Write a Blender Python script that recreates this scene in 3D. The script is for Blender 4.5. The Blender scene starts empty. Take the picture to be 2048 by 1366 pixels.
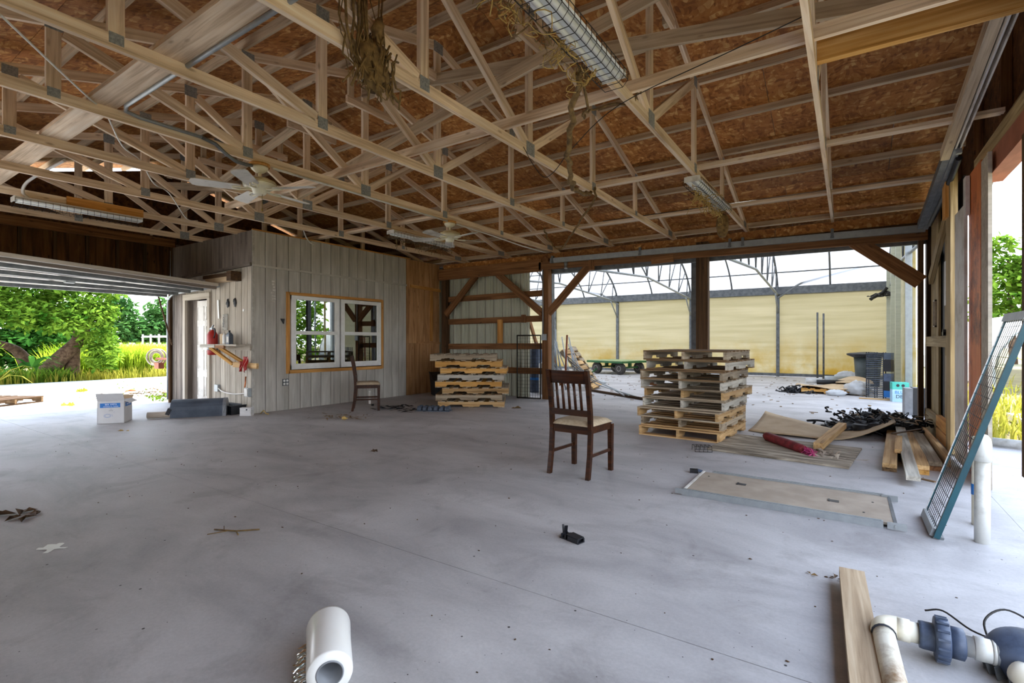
import bpy, math, random
from mathutils import Matrix, Vector, Euler
from math import pi, sin, cos, radians as R
rnd = random.Random(7)
SC = bpy.context.scene
COL = SC.collection

# ------------------------------------------------------------------ camera, sky, sun, exposure
YAW = math.atan(672/1005)
cam = bpy.data.objects.new('camera', bpy.data.cameras.new('camera'))
COL.objects.link(cam)
cam.location = (0, 0, 1.21)
cam.rotation_euler = (pi/2, 0, YAW)
cam.data.sensor_width = 36
cam.data.lens = 1005/2048*36
cam.data.clip_start = .05
SC.camera = cam

world = bpy.data.worlds.new('sky'); SC.world = world; world.use_nodes = True
wn, wl = world.node_tree.nodes, world.node_tree.links
wbg = wn['Background']
wtc = wn.new('ShaderNodeTexCoord'); wsx = wn.new('ShaderNodeSeparateXYZ'); wcr = wn.new('ShaderNodeValToRGB')
wl.new(wtc.outputs['Generated'], wsx.inputs[0]); wl.new(wsx.outputs['Z'], wcr.inputs[0])
e = wcr.color_ramp.elements
e[0].position = 0; e[0].color = (.90, .93, 1.0, 1)
e[1].position = .9; e[1].color = (.55, .70, .98, 1)
q = e.new(.3); q.color = (.78, .87, 1.0, 1)
wl.new(wcr.outputs[0], wbg.inputs['Color'])
wbg.inputs['Strength'].default_value = 1.05

sun = bpy.data.objects.new('sun', bpy.data.lights.new('sun', 'SUN'))
COL.objects.link(sun)
sun.data.energy = 3.0; sun.data.angle = R(1.0); sun.data.color = (1, .95, .86)
sun.rotation_euler = Vector((-.10, .42, .90)).to_track_quat('Z', 'Y').to_euler()

SC.view_settings.view_transform = 'Standard'
SC.view_settings.look = 'None'
SC.view_settings.gamma = 1
SC.view_settings.use_curve_mapping = False
SC.view_settings.exposure = 2.5
SC.cycles.max_bounces = 12; SC.cycles.diffuse_bounces = 7; SC.cycles.glossy_bounces = 4
SC.cycles.transmission_bounces = 6; SC.cycles.transparent_max_bounces = 12
SC.cycles.sample_clamp_indirect = 6
SC.cycles.caustics_reflective = False; SC.cycles.caustics_refractive = False
SC.cycles.use_denoising = True

# ------------------------------------------------------------------ materials
def lin(h):
    def f(c):
        c /= 255
        return c/12.92 if c <= .04045 else ((c+.055)/1.055)**2.4
    return (f(h >> 16 & 255), f(h >> 8 & 255), f(h & 255), 1)

def nodes(name):
    m = bpy.data.materials.new(name); m.use_nodes = True
    n, l = m.node_tree.nodes, m.node_tree.links
    return m, n, l, n['Principled BSDF']

def ramp(n, l, src, stops):
    r = n.new('ShaderNodeValToRGB'); e = r.color_ramp.elements
    e[0].position, e[0].color = stops[0]; e[1].position, e[1].color = stops[-1]
    for p, c in stops[1:-1]:
        x = e.new(p); x.color = c
    if src is not None: l.new(src, r.inputs[0])
    return r

def coords(n, l, scale=(1, 1, 1), kind='Object', spread=13):
    tc = n.new('ShaderNodeTexCoord'); oi = n.new('ShaderNodeObjectInfo')
    mul = n.new('ShaderNodeVectorMath'); mul.operation = 'SCALE'
    mul.inputs[0].default_value = (spread, spread*.7, spread*1.3); l.new(oi.outputs['Random'], mul.inputs['Scale'])
    add = n.new('ShaderNodeVectorMath'); l.new(tc.outputs[kind], add.inputs[0]); l.new(mul.outputs[0], add.inputs[1])
    mp = n.new('ShaderNodeMapping'); mp.inputs['Scale'].default_value = scale
    l.new(add.outputs[0], mp.inputs[0])
    return mp.outputs[0], oi.outputs['Random'], add.outputs[0]

def noise(n, l, vec, scale, detail=4, rough=.55, dist=0):
    t = n.new('ShaderNodeTexNoise'); t.inputs['Scale'].default_value = scale; t.inputs['Detail'].default_value = detail
    t.inputs['Roughness'].default_value = rough; t.inputs['Distortion'].default_value = dist
    l.new(vec, t.inputs['Vector']); return t.outputs['Fac']

def mixc(n, l, fac, a, b, mode='MIX'):
    m = n.new('ShaderNodeMix'); m.data_type = 'RGBA'; m.blend_type = mode
    for i, v in ((0, fac), (6, a), (7, b)):
        if isinstance(v, (int, float)): m.inputs[i].default_value = v
        elif isinstance(v, tuple): m.inputs[i].default_value = v
        else: l.new(v, m.inputs[i])
    return m.outputs[2]

def bump(n, l, bsdf, h, strength=.3, dist=.01):
    b = n.new('ShaderNodeBump'); b.inputs['Strength'].default_value = strength; b.inputs['Distance'].default_value = dist
    l.new(h, b.inputs['Height']); l.new(b.outputs[0], bsdf.inputs['Normal'])

def wood(name, dark, mid, light, var=.25, rough=.75, freq=28, knots=True, stain=None, swirl=.6):
    """sawn wood, grain along the piece's own X axis"""
    m, n, l, b = nodes(name)
    v, rand, raw = coords(n, l, (1.1, freq, freq))
    g = noise(n, l, v, 1.0, 6, .6, swirl)
    v2 = n.new('ShaderNodeMapping'); v2.inputs['Scale'].default_value = (1.2, 5, 5); l.new(raw, v2.inputs[0])
    big = noise(n, l, v2.outputs[0], 1.0, 3)
    c = ramp(n, l, g, [(.28, lin(dark)), (.5, lin(mid)), (.72, lin(light))]).outputs[0]
    bigr = ramp(n, l, big, [(.3, (.72, .68, .63, 1)), (.7, (1.12, 1.1, 1.05, 1))]).outputs[0]
    c = mixc(n, l, .8, c, bigr, 'MULTIPLY')
    if knots:
        vo = n.new('ShaderNodeTexVoronoi'); vo.inputs['Scale'].default_value = 1
        v3 = n.new('ShaderNodeMapping'); v3.inputs['Scale'].default_value = (3.2, 9, 9); l.new(raw, v3.inputs[0])
        l.new(v3.outputs[0], vo.inputs['Vector'])
        k = ramp(n, l, vo.outputs['Distance'], [(.05, (1, 1, 1, 1)), (.14, (0, 0, 0, 1))]).outputs[0]
        c = mixc(n, l, k, c, lin(dark))
    if stain:
        sr = ramp(n, l, noise(n, l, raw, 3.1, 4), [(.52, (0, 0, 0, 1)), (.72, (1, 1, 1, 1))]).outputs[0]
        c = mixc(n, l, sr, c, lin(stain))
    hs = n.new('ShaderNodeHueSaturation'); mr = n.new('ShaderNodeMapRange')
    mr.inputs['To Min'].default_value = 1-var; mr.inputs['To Max'].default_value = 1+var
    l.new(rand, mr.inputs[0]); l.new(mr.outputs[0], hs.inputs['Value']); l.new(c, hs.inputs['Color'])
    l.new(hs.outputs[0], b.inputs['Base Color'])
    b.inputs['Roughness'].default_value = rough; b.inputs['Specular IOR Level'].default_value = .25
    bump(n, l, b, g, .25, .004)
    return m

def plain(name, c1, c2=None, scale=9, rough=.55, metal=0, stretch=(1, 1, 1), bmp=.08, spec=.5, var=0, lo=.35, hi=.65, detail=4, dirt=None):
    m, n, l, b = nodes(name)
    v, rand, raw = coords(n, l, stretch)
    g = noise(n, l, v, scale, detail)
    c = ramp(n, l, g, [(lo, lin(c1)), (hi, lin(c2 if c2 is not None else c1))]).outputs[0]
    if dirt is not None:
        d = ramp(n, l, noise(n, l, raw, scale*.45, 6, .7), [(.5, (0, 0, 0, 1)), (.66, (1, 1, 1, 1))]).outputs[0]
        c = mixc(n, l, d, c, lin(dirt))
    if var:
        hs = n.new('ShaderNodeHueSaturation'); mr = n.new('ShaderNodeMapRange')
        mr.inputs['To Min'].default_value = 1-var; mr.inputs['To Max'].default_value = 1+var
        l.new(rand, mr.inputs[0]); l.new(mr.outputs[0], hs.inputs['Value']); l.new(c, hs.inputs['Color']); c = hs.outputs[0]
    l.new(c, b.inputs['Base Color'])
    b.inputs['Roughness'].default_value = rough; b.inputs['Metallic'].default_value = metal
    b.inputs['Specular IOR Level'].default_value = spec
    if bmp: bump(n, l, b, g, bmp, .01)
    return m

def thin(name, c1, c2, scale=3, glow=.5, clear=0.0, stretch=(1, 1, 1), rand_var=0, stain=None):
    """thin sheet or leaf that lets light through: diffuse + translucent (+ clear)"""
    m, n, l, b = nodes(name)
    v, rand, raw = coords(n, l, stretch)
    c = ramp(n, l, noise(n, l, v, scale, 4), [(.35, lin(c1)), (.65, lin(c2))]).outputs[0]
    if stain:
        col, z0, z1 = stain
        sx = n.new('ShaderNodeSeparateXYZ'); l.new(raw, sx.inputs[0])
        tc = n.new('ShaderNodeTexCoord'); l.new(tc.outputs['Object'], sx.inputs[0])
        mr = n.new('ShaderNodeMapRange'); mr.inputs['From Min'].default_value = z1; mr.inputs['From Max'].default_value = z0
        l.new(sx.outputs['Z'], mr.inputs[0])
        mu = n.new('ShaderNodeMath'); mu.operation = 'MULTIPLY'; l.new(mr.outputs[0], mu.inputs[0])
        l.new(ramp(n, l, noise(n, l, tc.outputs['Object'], 1.6, 6, .65), [(.38, (0, 0, 0, 1)), (.68, (1, 1, 1, 1))]).outputs[0], mu.inputs[1])
        c = mixc(n, l, mu.outputs[0], c, lin(col))
    n.remove(b)
    d = n.new('ShaderNodeBsdfDiffuse'); t = n.new('ShaderNodeBsdfTranslucent'); x = n.new('ShaderNodeMixShader')
    l.new(c, d.inputs[0]); l.new(c, t.inputs[0]); x.inputs[0].default_value = glow
    l.new(d.outputs[0], x.inputs[1]); l.new(t.outputs[0], x.inputs[2])
    out = x.outputs[0]
    if clear:
        tr = n.new('ShaderNodeBsdfTransparent'); y = n.new('ShaderNodeMixShader'); y.inputs[0].default_value = clear
        l.new(out, y.inputs[1]); l.new(tr.outputs[0], y.inputs[2]); out = y.outputs[0]
    l.new(out, n['Material Output'].inputs[0])
    return m

def glassy(name, tint, refl=.12, rough=.0):
    m, n, l, b = nodes(name); n.remove(b)
    t = n.new('ShaderNodeBsdfTransparent'); g = n.new('ShaderNodeBsdfGlossy'); x = n.new('ShaderNodeMixShader')
    lw = n.new('ShaderNodeLayerWeight'); lw.inputs[0].default_value = .35
    mr = n.new('ShaderNodeMapRange'); mr.inputs['To Min'].default_value = refl; mr.inputs['To Max'].default_value = 1
    l.new(lw.outputs['Fresnel'], mr.inputs[0]); l.new(mr.outputs[0], x.inputs[0])
    t.inputs[0].default_value = lin(tint); g.inputs['Roughness'].default_value = rough
    l.new(t.outputs[0], x.inputs[1]); l.new(g.outputs[0], x.inputs[2]); l.new(x.outputs[0], n['Material Output'].inputs[0])
    return m

def concrete(name, base, light, dark, speck=True, brush=(1, 1, 1)):
    m, n, l, b = nodes(name)
    tc = n.new('ShaderNodeTexCoord'); o = tc.outputs['Object']
    mp = n.new('ShaderNodeMapping'); mp.inputs['Scale'].default_value = brush; mp.inputs['Rotation'].default_value = (0, 0, .6); l.new(o, mp.inputs[0])
    a = noise(n, l, mp.outputs[0], .8, 8, .62, .5)
    c = ramp(n, l, a, [(.3, lin(dark)), (.5, lin(base)), (.72, lin(light))]).outputs[0]
    bl = ramp(n, l, noise(n, l, o, 2.1, 7, .68, .6), [(.52, (1, 1, 1, 1)), (.66, (.76, .75, .74, 1))]).outputs[0]
    c = mixc(n, l, .75, c, bl, 'MULTIPLY')
    fine = noise(n, l, o, 60, 4, .7)
    c = mixc(n, l, .5, c, ramp(n, l, fine, [(.3, (.82, .82, .82, 1)), (.7, (1.1, 1.1, 1.1, 1))]).outputs[0], 'MULTIPLY')
    if speck:
        for sc, r0, dens in ((7, .05, .0), (19, .06, .0)):
            vo = n.new('ShaderNodeTexVoronoi'); vo.inputs['Scale'].default_value = sc; l.new(o, vo.inputs['Vector'])
            k = ramp(n, l, vo.outputs['Distance'], [(r0*.7, (1, 1, 1, 1)), (r0, (0, 0, 0, 1))]).outputs[0]
            sx = n.new('ShaderNodeSeparateColor'); l.new(vo.outputs['Color'], sx.inputs[0])
            pick = ramp(n, l, sx.outputs[0], [(.60, (0, 0, 0, 1)), (.62, (1, 1, 1, 1))]).outputs[0]
            f = mixc(n, l, 1.0, k, pick, 'MULTIPLY')
            c = mixc(n, l, f, c, lin(0x2e2a26))
    l.new(c, b.inputs['Base Color'])
    l.new(ramp(n, l, a, [(.3, (.5, .5, .5, 1)), (.7, (.72, .72, .72, 1))]).outputs[0], b.inputs['Roughness'])
    b.inputs['Specular IOR Level'].default_value = .35
    bump(n, l, b, fine, .12, .004)
    return m

def osb(name):
    m, n, l, b = nodes(name)
    v, rand, raw = coords(n, l, (1, 1, 1))
    wr = n.new('ShaderNodeVectorMath'); wr.operation = 'ADD'
    nz = n.new('ShaderNodeTexNoise'); nz.inputs['Scale'].default_value = 3; l.new(raw, nz.inputs['Vector'])
    sc_ = n.new('ShaderNodeVectorMath'); sc_.operation = 'SCALE'; sc_.inputs['Scale'].default_value = .25; l.new(nz.outputs['Color'], sc_.inputs[0]); l.new(raw, wr.inputs[0]); l.new(sc_.outputs[0], wr.inputs[1])
    cols = []
    for rot, sc in ((.5, (15, 40, 30)), (-.7, (40, 16, 30))):
        mp = n.new('ShaderNodeMapping'); mp.inputs['Rotation'].default_value = (0, 0, rot); mp.inputs['Scale'].default_value = sc
        l.new(wr.outputs[0], mp.inputs[0])
        vo = n.new('ShaderNodeTexVoronoi'); vo.inputs['Scale'].default_value = .8; l.new(mp.outputs[0], vo.inputs['Vector'])
        sx = n.new('ShaderNodeSeparateColor'); l.new(vo.outputs['Color'], sx.inputs[0])
        cols.append(sx.outputs[0])
    ad = n.new('ShaderNodeMath'); ad.operation = 'ADD'; l.new(cols[0], ad.inputs[0]); l.new(cols[1], ad.inputs[1])
    hf = n.new('ShaderNodeMath'); hf.operation = 'MULTIPLY'; hf.inputs[1].default_value = .5; l.new(ad.outputs[0], hf.inputs[0])
    c = ramp(n, l, hf.outputs[0], [(.15, lin(0x8a5626)), (.4, lin(0xae7238)), (.7, lin(0xbc8344)), (.93, lin(0xdcb274))]).outputs[0]
    bl = ramp(n, l, noise(n, l, raw, 1.3, 4), [(.35, (.72, .66, .6, 1)), (.65, (1.08, 1.05, 1, 1))]).outputs[0]
    c = mixc(n, l, 1.0, c, bl, 'MULTIPLY')
    hs = n.new('ShaderNodeHueSaturation'); mr = n.new('ShaderNodeMapRange')
    mr.inputs['To Min'].default_value = .8; mr.inputs['To Max'].default_value = 1.15
    l.new(rand, mr.inputs[0]); l.new(mr.outputs[0], hs.inputs['Value']); l.new(c, hs.inputs['Color'])
    l.new(hs.outputs[0], b.inputs['Base Color']); b.inputs['Roughness'].default_value = .7
    bump(n, l, b, hf.outputs[0], .2, .003)
    return m

M = {}
M['pine'] = wood('weathered_pine', 0xb89c80, 0xe8d0b4, 0xf6e8d6, .08)
M['pine_grey'] = wood('greyed_pine', 0xa08c76, 0xccb99e, 0xdecdb4, .1)
M['pine_orange'] = wood('fresh_orange_pine', 0xb07838, 0xd49a54, 0xe6b878, .12)
M['beam_brown'] = wood('brown_treated_timber', 0x573a22, 0x8c6240, 0xa87c54, .18)
M['post_dark'] = wood('dark_weathered_post', 0x33261a, 0x56402c, 0x74583e, .12)
M['siding_grey'] = wood('weathered_grey_plywood', 0xacaaa4, 0xc0beb8, 0xcecdc8, .05, freq=22, knots=False)
M['siding_dark'] = wood('dark_grey_plywood', 0x5c544e, 0x7a716a, 0x90877e, .08, freq=16)  # one darker plywood tone throughout
M['siding_pale'] = wood('pale_worn_boarding', 0xa49c90, 0xb9b1a5, 0xcac2b6, .07, freq=20, knots=False)
M['ply_brown'] = wood('brown_plywood', 0x8a6240, 0xba8e62, 0xcea67e, .12, freq=14)
M['ply_dark'] = wood('dark_red_plywood', 0x2e1b10, 0x5c3c22, 0x7c5630, .25, freq=14)
M['ply_weathered'] = wood('weathered_grain_plywood', 0x4a4236, 0x94897a, 0xcec6b6, .05, freq=7, knots=False, swirl=2.6)
M['door_plank'] = wood('tan_weathered_plank', 0x6d5b40, 0xa59068, 0xc4b08a, .12)
M['pallet_a'] = wood('pallet_pale_wood', 0x8a6a44, 0xc09c6c, 0xd8ba8c, .2)
M['pallet_b'] = wood('pallet_grey_wood', 0x6f6252, 0xa2937e, 0xc2b5a0, .2)
M['pallet_c'] = wood('pallet_yellow_wood', 0x9c6c30, 0xd09c54, 0xe6bc7c, .12)
M['pallet_d'] = wood('pallet_brown_wood', 0x4e3c2a, 0x80664a, 0xa48a68, .2)
M['plank_pale'] = wood('pale_rough_timber', 0x8e7860, 0xbca68a, 0xd4c2a8, .05, freq=34)
M['pallet_w'] = wood('pallet_white_wood', 0x8c8880, 0xbcb8ae, 0xd6d2c8, .1)
M['chair_wood'] = wood('dark_stained_wood', 0x1c0e08, 0x361c0c, 0x502c14, .08, .35, 30, False)
M['osb'] = osb('strand_board')
M['floor'] = concrete('worn_concrete', 0xb0adad, 0xc4c1c1, 0x959293, True, (1, 2.2, 1))
M['yard'] = concrete('sunlit_concrete', 0xd2cec6, 0xdedad2, 0xbeb9b0, True)
M['joint'] = plain('joint_dirt_gap_shade', 0x55504a, 0x6a645c)  # dirt in slab joints; behind boards and panels it paints the gap shade
M['soil'] = plain('weedy_soil', 0x5c5236, 0x7a7448, 2.0, .95)
M['galv'] = plain('galvanised_steel', 0x979c9f, 0xa3a8aa, 14, .45, .55)
M['steel_dark'] = plain('dull_grey_steel', 0x5f6366, 0x787b7d, 10, .5, .5)
M['plate'] = plain('nail_plate_steel', 0x7c8082, 0xa2a4a4, 60, .5, .15)
M['metal_green'] = plain('pale_green_painted_metal', 0xbcbfac, 0xcaccba, 3, .5, .1, (6, 6, .6))
M['rust_post'] = plain('rusty_orange_paint', 0xc86a32, 0xdc8246, 5, .55, .1, (2, 2, .6), dirt=0x6a3218)
M['rust_beam'] = plain('red_oxide_paint', 0x96583f, 0xac6a50, 4, .6, .1)
M['white'] = plain('white_enamel', 0xe6e6e2, 0xf2f2ee, 8, .35)
M['white_dirty'] = plain('grimy_white_paint', 0xd2cec6, 0xe4e0d8, 5, .5, dirt=0xa49c8e)
M['white_trim'] = plain('white_painted_board', 0xc9c6c4, 0xdcdad8, 5, .6, stretch=(1, 6, 6), dirt=0xb0aaa2)
M['cream'] = plain('cream_enamel', 0xe0d8bc, 0xece6d0, 6, .35)
M['brass'] = plain('aged_brass', 0x8a7038, 0xb09450, 6, .35, .8)
M['black'] = plain('black_plastic', 0x121216, 0x1e1e24, 10, .45)
M['black_soft'] = plain('black_poly', 0x0e0f14, 0x1a1c22, 10, .6)
M['grey_plastic'] = plain('grey_plastic', 0x6e7074, 0x84868a, 6, .5)
M['navy'] = plain('dark_blue_grey_paint', 0x3a424e, 0x4c5562, 5, .45)
M['pvc'] = plain('white_pvc', 0xd6d6d0, 0xe4e4de, 4, .4, dirt=0xa8a294)
M['pvc_stained'] = plain('stained_pvc', 0xd4ccb4, 0xe6e0d0, 6, .45, dirt=0x7c5a34)
M['teal'] = plain('teal_enamel', 0x0a3c48, 0x124c58, 5, .4)
M['slate'] = plain('slate_blue_plastic', 0x3c475c, 0x4e5a70, 12, .5, dirt=0x2c3542)
M['red'] = plain('red_enamel', 0x9a1c16, 0xb52a20, 6, .4)
M['cable'] = plain('white_cable', 0xd2cec8, 0xdedad4, 6, .5)
M['vine'] = plain('dry_vine', 0x5a4426, 0x8a6e42, 20, .9)
M['straw'] = plain('dry_straw', 0xa88644, 0xcaac6a, 20, .9)
M['card'] = plain('brown_cardboard', 0xb49a78, 0xc4ac8a, 4, .8)
M['card_grey'] = plain('grey_board', 0x9a8c7c, 0xaa9c8c, 6, .75)
M['carton'] = plain('pale_grey_carton', 0xc4c2c2, 0xd0cecd, 4, .7)
M['bluelabel'] = plain('blue_print', 0x1a6cb8, 0x2274c0, 4, .5, bmp=0)
M['seat'] = plain('beige_seat_fabric', 0xa8957a, 0xb8a68c, 40, .9)
M['rubber'] = plain('worn_tyre_rubber', 0x35312e, 0x4a4540, 14, .85)
M['green'] = plain('green_wagon_paint', 0x24552a, 0x2e6334, 5, .5)
M['deck_green'] = plain('faded_green_deck', 0x8a9c6c, 0xa4b084, 4, .7)
M['ink'] = plain('dark_ink', 0x23262e, 0x2a2d36, 5, .6, bmp=0)
M['whiteink'] = plain('white_ink', 0xe8eef4, 0xf0f4f8, 5, .6, bmp=0)
M['paper'] = plain('old_paper', 0xd4d0c6, 0xe0dcd2, 9, .8)
M['wire'] = plain('black_wire', 0x24221f, 0x322f2a, 8, .6, .3)
M['poly_wall'] = thin('yellowed_polycarbonate', 0xc2bca2, 0xcec8b2, 1.2, .45, 0, (.3, .3, 6), stain=(0xb8a048, .0, 1.5))
M['poly_roof'] = thin('white_roof_film', 0x989a9e, 0xa8aaae, .8, .45, .02, (1, 5, 5))
M['film'] = thin('clear_film', 0xe8ecee, 0xf4f6f8, 8, .4, .55)
M['wrap'] = glassy('crinkled_clear_wrap', 0xeef2f2, .12, .12)
M['bag'] = thin('white_plastic_bag', 0xd6d8da, 0xe8eaec, 9, .4)
M['leaf'] = thin('sunny_leaves', 0x35601a, 0x88a83c, 2.6, .4)  # lime patches put sun highlights into the leaf colour
M['leaf_dark'] = thin('deep_green_leaves', 0x2a5420, 0x4a7a30, .9, .35)
M['leaf_far'] = thin('distant_leaves', 0x3a6230, 0x628c48, .35, .3)
M['grass'] = thin('yellow_green_grass', 0x8a8e30, 0xbcb050, .8, .45)
M['fernleaf'] = thin('bright_fern', 0x7a9c20, 0xb0c040, .8, .45)
M['bark'] = wood('rough_bark', 0x3c2c22, 0x5e4a3c, 0x7e6a58, .1, .95, 12)
M['glass'] = glassy('window_glass', 0xb8c4bc, .26)

# ------------------------------------------------------------------ building helpers
class MB:
    """collects shapes into one mesh"""
    def __init__(s): s.v = []; s.f = []; s.sm = []
    def add(s, vs, fs, smooth=False):
        k = len(s.v); s.v += [tuple(p) for p in vs]
        s.f += [tuple(i+k for i in f) for f in fs]; s.sm += [smooth]*len(fs); return s
    def box(s, c, d, rot=None, taper=None):
        x, y, z = d[0]/2, d[1]/2, d[2]/2
        P = [Vector((i*x, j*y, k*z)) for k in (-1, 1) for j in (-1, 1) for i in (-1, 1)]
        if taper: P = [Vector((p.x*(taper if p.z > 0 else 1), p.y*(taper if p.z > 0 else 1), p.z)) for p in P]
        if rot is not None: P = [rot @ p for p in P]
        c = Vector(c)
        return s.add([p+c for p in P], [(0, 2, 3, 1), (4, 5, 7, 6), (0, 1, 5, 4), (2, 6, 7, 3), (0, 4, 6, 2), (1, 3, 7, 5)])
    def span(s, lo, hi):
        return s.box([(a+b)/2 for a, b in zip(lo, hi)], [abs(b-a) for a, b in zip(lo, hi)])
    def bar(s, p, q, w, h, up=(0, 0, 1)):
        p, q = Vector(p), Vector(q); X, Y, Z = frame(q-p, up)
        m = Matrix((X, Y, Z)).transposed()
        return s.box((p+q)/2, ((q-p).length, w, h), m)
    def tube(s, pts, r, n=8, caps=True, closed=False):
        pts = [Vector(p) for p in pts]; k = len(s.v); N = len(pts)
        rs = r if isinstance(r, (list, tuple)) else [r]*N
        ref = None; rings = []
        for i, p in enumerate(pts):
            a = pts[(i-1) % N] if (i or closed) else p; b = pts[(i+1) % N] if (i < N-1 or closed) else p
            t = (b-a).normalized() if (b-a).length > 1e-9 else Vector((0, 0, 1))
            if ref is None: ref = t.orthogonal().normalized()
            ref = (ref - t*ref.dot(t)); ref = ref.normalized() if ref.length > 1e-6 else t.orthogonal().normalized()
            bi = t.cross(ref)
            rings.append([p+(ref*cos(2*pi*j/n)+bi*sin(2*pi*j/n))*rs[i] for j in range(n)])
        vs = [v for g in rings for v in g]; fs = []
        for i in range(N if closed else N-1):
            for j in range(n):
                A, B = i*n, ((i+1) % N)*n
                fs.append((A+j, A+(j+1) % n, B+(j+1) % n, B+j))
        s.add(vs, fs, True)
        if caps and not closed:
            s.f.append(tuple(k+j for j in reversed(range(n)))); s.f.append(tuple(k+(N-1)*n+j for j in range(n))); s.sm += [False, False]
        return s
    def lathe(s, prof, c=(0, 0, 0), axis=(0, 0, 1), n=20, cap=True):
        X, Y, Z = frame(axis, (0, 1, .01) if abs(Vector(axis).normalized().z) > .9 else (0, 0, 1)); c = Vector(c)
        vs = []; fs = []; k = len(s.v)
        for r, t in prof:
            for j in range(n):
                a = 2*pi*j/n; vs.append(c+X*t+(Y*cos(a)+Z*sin(a))*r)
        for i in range(len(prof)-1):
            for j in range(n):
                fs.append((i*n+j, i*n+(j+1) % n, (i+1)*n+(j+1) % n, (i+1)*n+j))
        s.add(vs, fs, True)
        if cap:
            if prof[0][0] > 1e-5: s.f.append(tuple(k+j for j in reversed(range(n)))); s.sm.append(False)
            if prof[-1][0] > 1e-5: s.f.append(tuple(k+(len(prof)-1)*n+j for j in range(n))); s.sm.append(False)
        return s
    def prism(s, poly, d, m=None):
        """polygon in XY (ccw) extruded along Z by d"""
        n = len(poly); vs = [Vector((x, y, 0)) for x, y in poly]+[Vector((x, y, d)) for x, y in poly]
        if m is not None: vs = [m @ v for v in vs]
        return s.add(vs, [tuple(reversed(range(n))), tuple(range(n, 2*n))]+[(i, (i+1) % n, n+(i+1) % n, n+i) for i in range(n)])
    def sheet(s, nu, nv, fn, smooth=True, thick=0):
        vs = [Vector(fn(i/nu, j/nv)) for j in range(nv+1) for i in range(nu+1)]
        w = nu+1
        fs = [(j*w+i, j*w+i+1, (j+1)*w+i+1, (j+1)*w+i) for j in range(nv) for i in range(nu)]
        if not thick: return s.add(vs, fs, smooth)
        K = len(vs); vs2 = [v-Vector((0, 0, thick)) for v in vs]
        fs2 = [tuple(K+i for i in reversed(f)) for f in fs]
        rim = [i for i in range(w)]+[j*w+nu for j in range(1, nv+1)]+[nv*w+i for i in range(nu-1, -1, -1)]+[j*w for j in range(nv-1, 0, -1)]
        fs3 = [(rim[(i+1) % len(rim)], rim[i], K+rim[i], K+rim[(i+1) % len(rim)]) for i in range(len(rim))]
        return s.add(vs+vs2, fs+fs2+fs3, smooth)
    def blob(s, c, r, nu=10, nv=7, jit=.0, rg=rnd):
        c = Vector(c); r = r if isinstance(r, (tuple, list)) else (r, r, r)
        vs = [c+Vector((0, 0, -r[2]))]; 
        for j in range(1, nv):
            t = -pi/2+pi*j/nv
            for i in range(nu):
                a = 2*pi*i/nu; q = 1+rg.uniform(-jit, jit)
                vs.append(c+Vector((r[0]*cos(t)*cos(a)*q, r[1]*cos(t)*sin(a)*q, r[2]*sin(t)*q)))
        vs.append(c+Vector((0, 0, r[2]))); fs = []
        for i in range(nu): fs.append((0, 1+(i+1) % nu, 1+i))
        for j in range(nv-2):
            for i in range(nu):
                a, b = 1+j*nu, 1+(j+1)*nu
                fs.append((a+i, a+(i+1) % nu, b+(i+1) % nu, b+i))
        a = 1+(nv-2)*nu
        for i in range(nu): fs.append((a+i, a+(i+1) % nu, len(vs)-1))
        return s.add(vs, fs, True)
    def mesh(s, name):
        me = bpy.data.meshes.new(name); me.from_pydata(s.v, [], s.f)
        me.polygons.foreach_set('use_smooth', s.sm); me.update(); return me
    def build(s, name, mat, parent=None, loc=None, rot=None):
        me = s.mesh(name); me.materials.append(M[mat] if isinstance(mat, str) else mat)
        return put(name, me, parent, loc, rot)

def frame(d, up=(0, 0, 1)):
    X = Vector(d).normalized(); U = Vector(up)
    if abs(X.dot(U.normalized())) > .999: U = Vector((1, 0, 0)) if abs(X.x) < .9 else Vector((0, 1, 0))
    Y = U.cross(X).normalized(); return X, Y, X.cross(Y)

def put(name, data, parent=None, loc=None, rot=None):
    o = bpy.data.objects.new(name, data); COL.objects.link(o)
    if parent is not None: o.parent = parent
    if loc is not None: o.location = loc
    if rot is not None: o.rotation_euler = rot
    return o

def tag(o, label=None, cat=None, group=None, kind=None):
    for k, v in (('label', label), ('category', cat), ('group', group), ('kind', kind)):
        if v: o[k] = v
    return o

def thing(name, label, cat, loc=(0, 0, 0), rotz=0, group=None):
    o = put(name, None, None, loc, (0, 0, rotz) if not isinstance(rotz, (tuple, Euler)) else rotz)
    o.empty_display_size = .1
    return tag(o, label, cat, group)

def struct(name, mb=None, mat=None):
    o = mb.build(name, mat) if mb else put(name, None)
    return tag(o, kind='structure')

BOXES = {}
def beam(name, p, q, w, h, mat, parent, up=(0, 0, 1), bevel=0):
    """one timber from p to q: w across, h along 'up'; its own X axis runs along the grain"""
    p, q = Vector(p), Vector(q); L = (q-p).length
    key = (round(L, 3), round(w, 4), round(h, 4), mat)
    if key not in BOXES:
        me = MB().box((0, 0, 0), (L, w, h)).mesh(name); me.materials.append(M[mat]); BOXES[key] = me
    X, Y, Z = frame(q-p, up)
    o = put(name, BOXES[key], parent)
    o.matrix_basis = Matrix.Translation((p+q)/2) @ Matrix((X, Y, Z)).transposed().to_4x4()
    return o

def clone(root, loc=None, rotz=None, label=None):
    r = root.copy(); COL.objects.link(r)
    if loc is not None: r.location = loc
    if rotz is not None: r.rotation_euler = (0, 0, rotz)
    if label: r['label'] = label
    for ch in list(root.children):
        c = ch.copy(); COL.objects.link(c); c.parent = r
        for g in list(ch.children):
            d = g.copy(); COL.objects.link(d); d.parent = c
    return r

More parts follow.
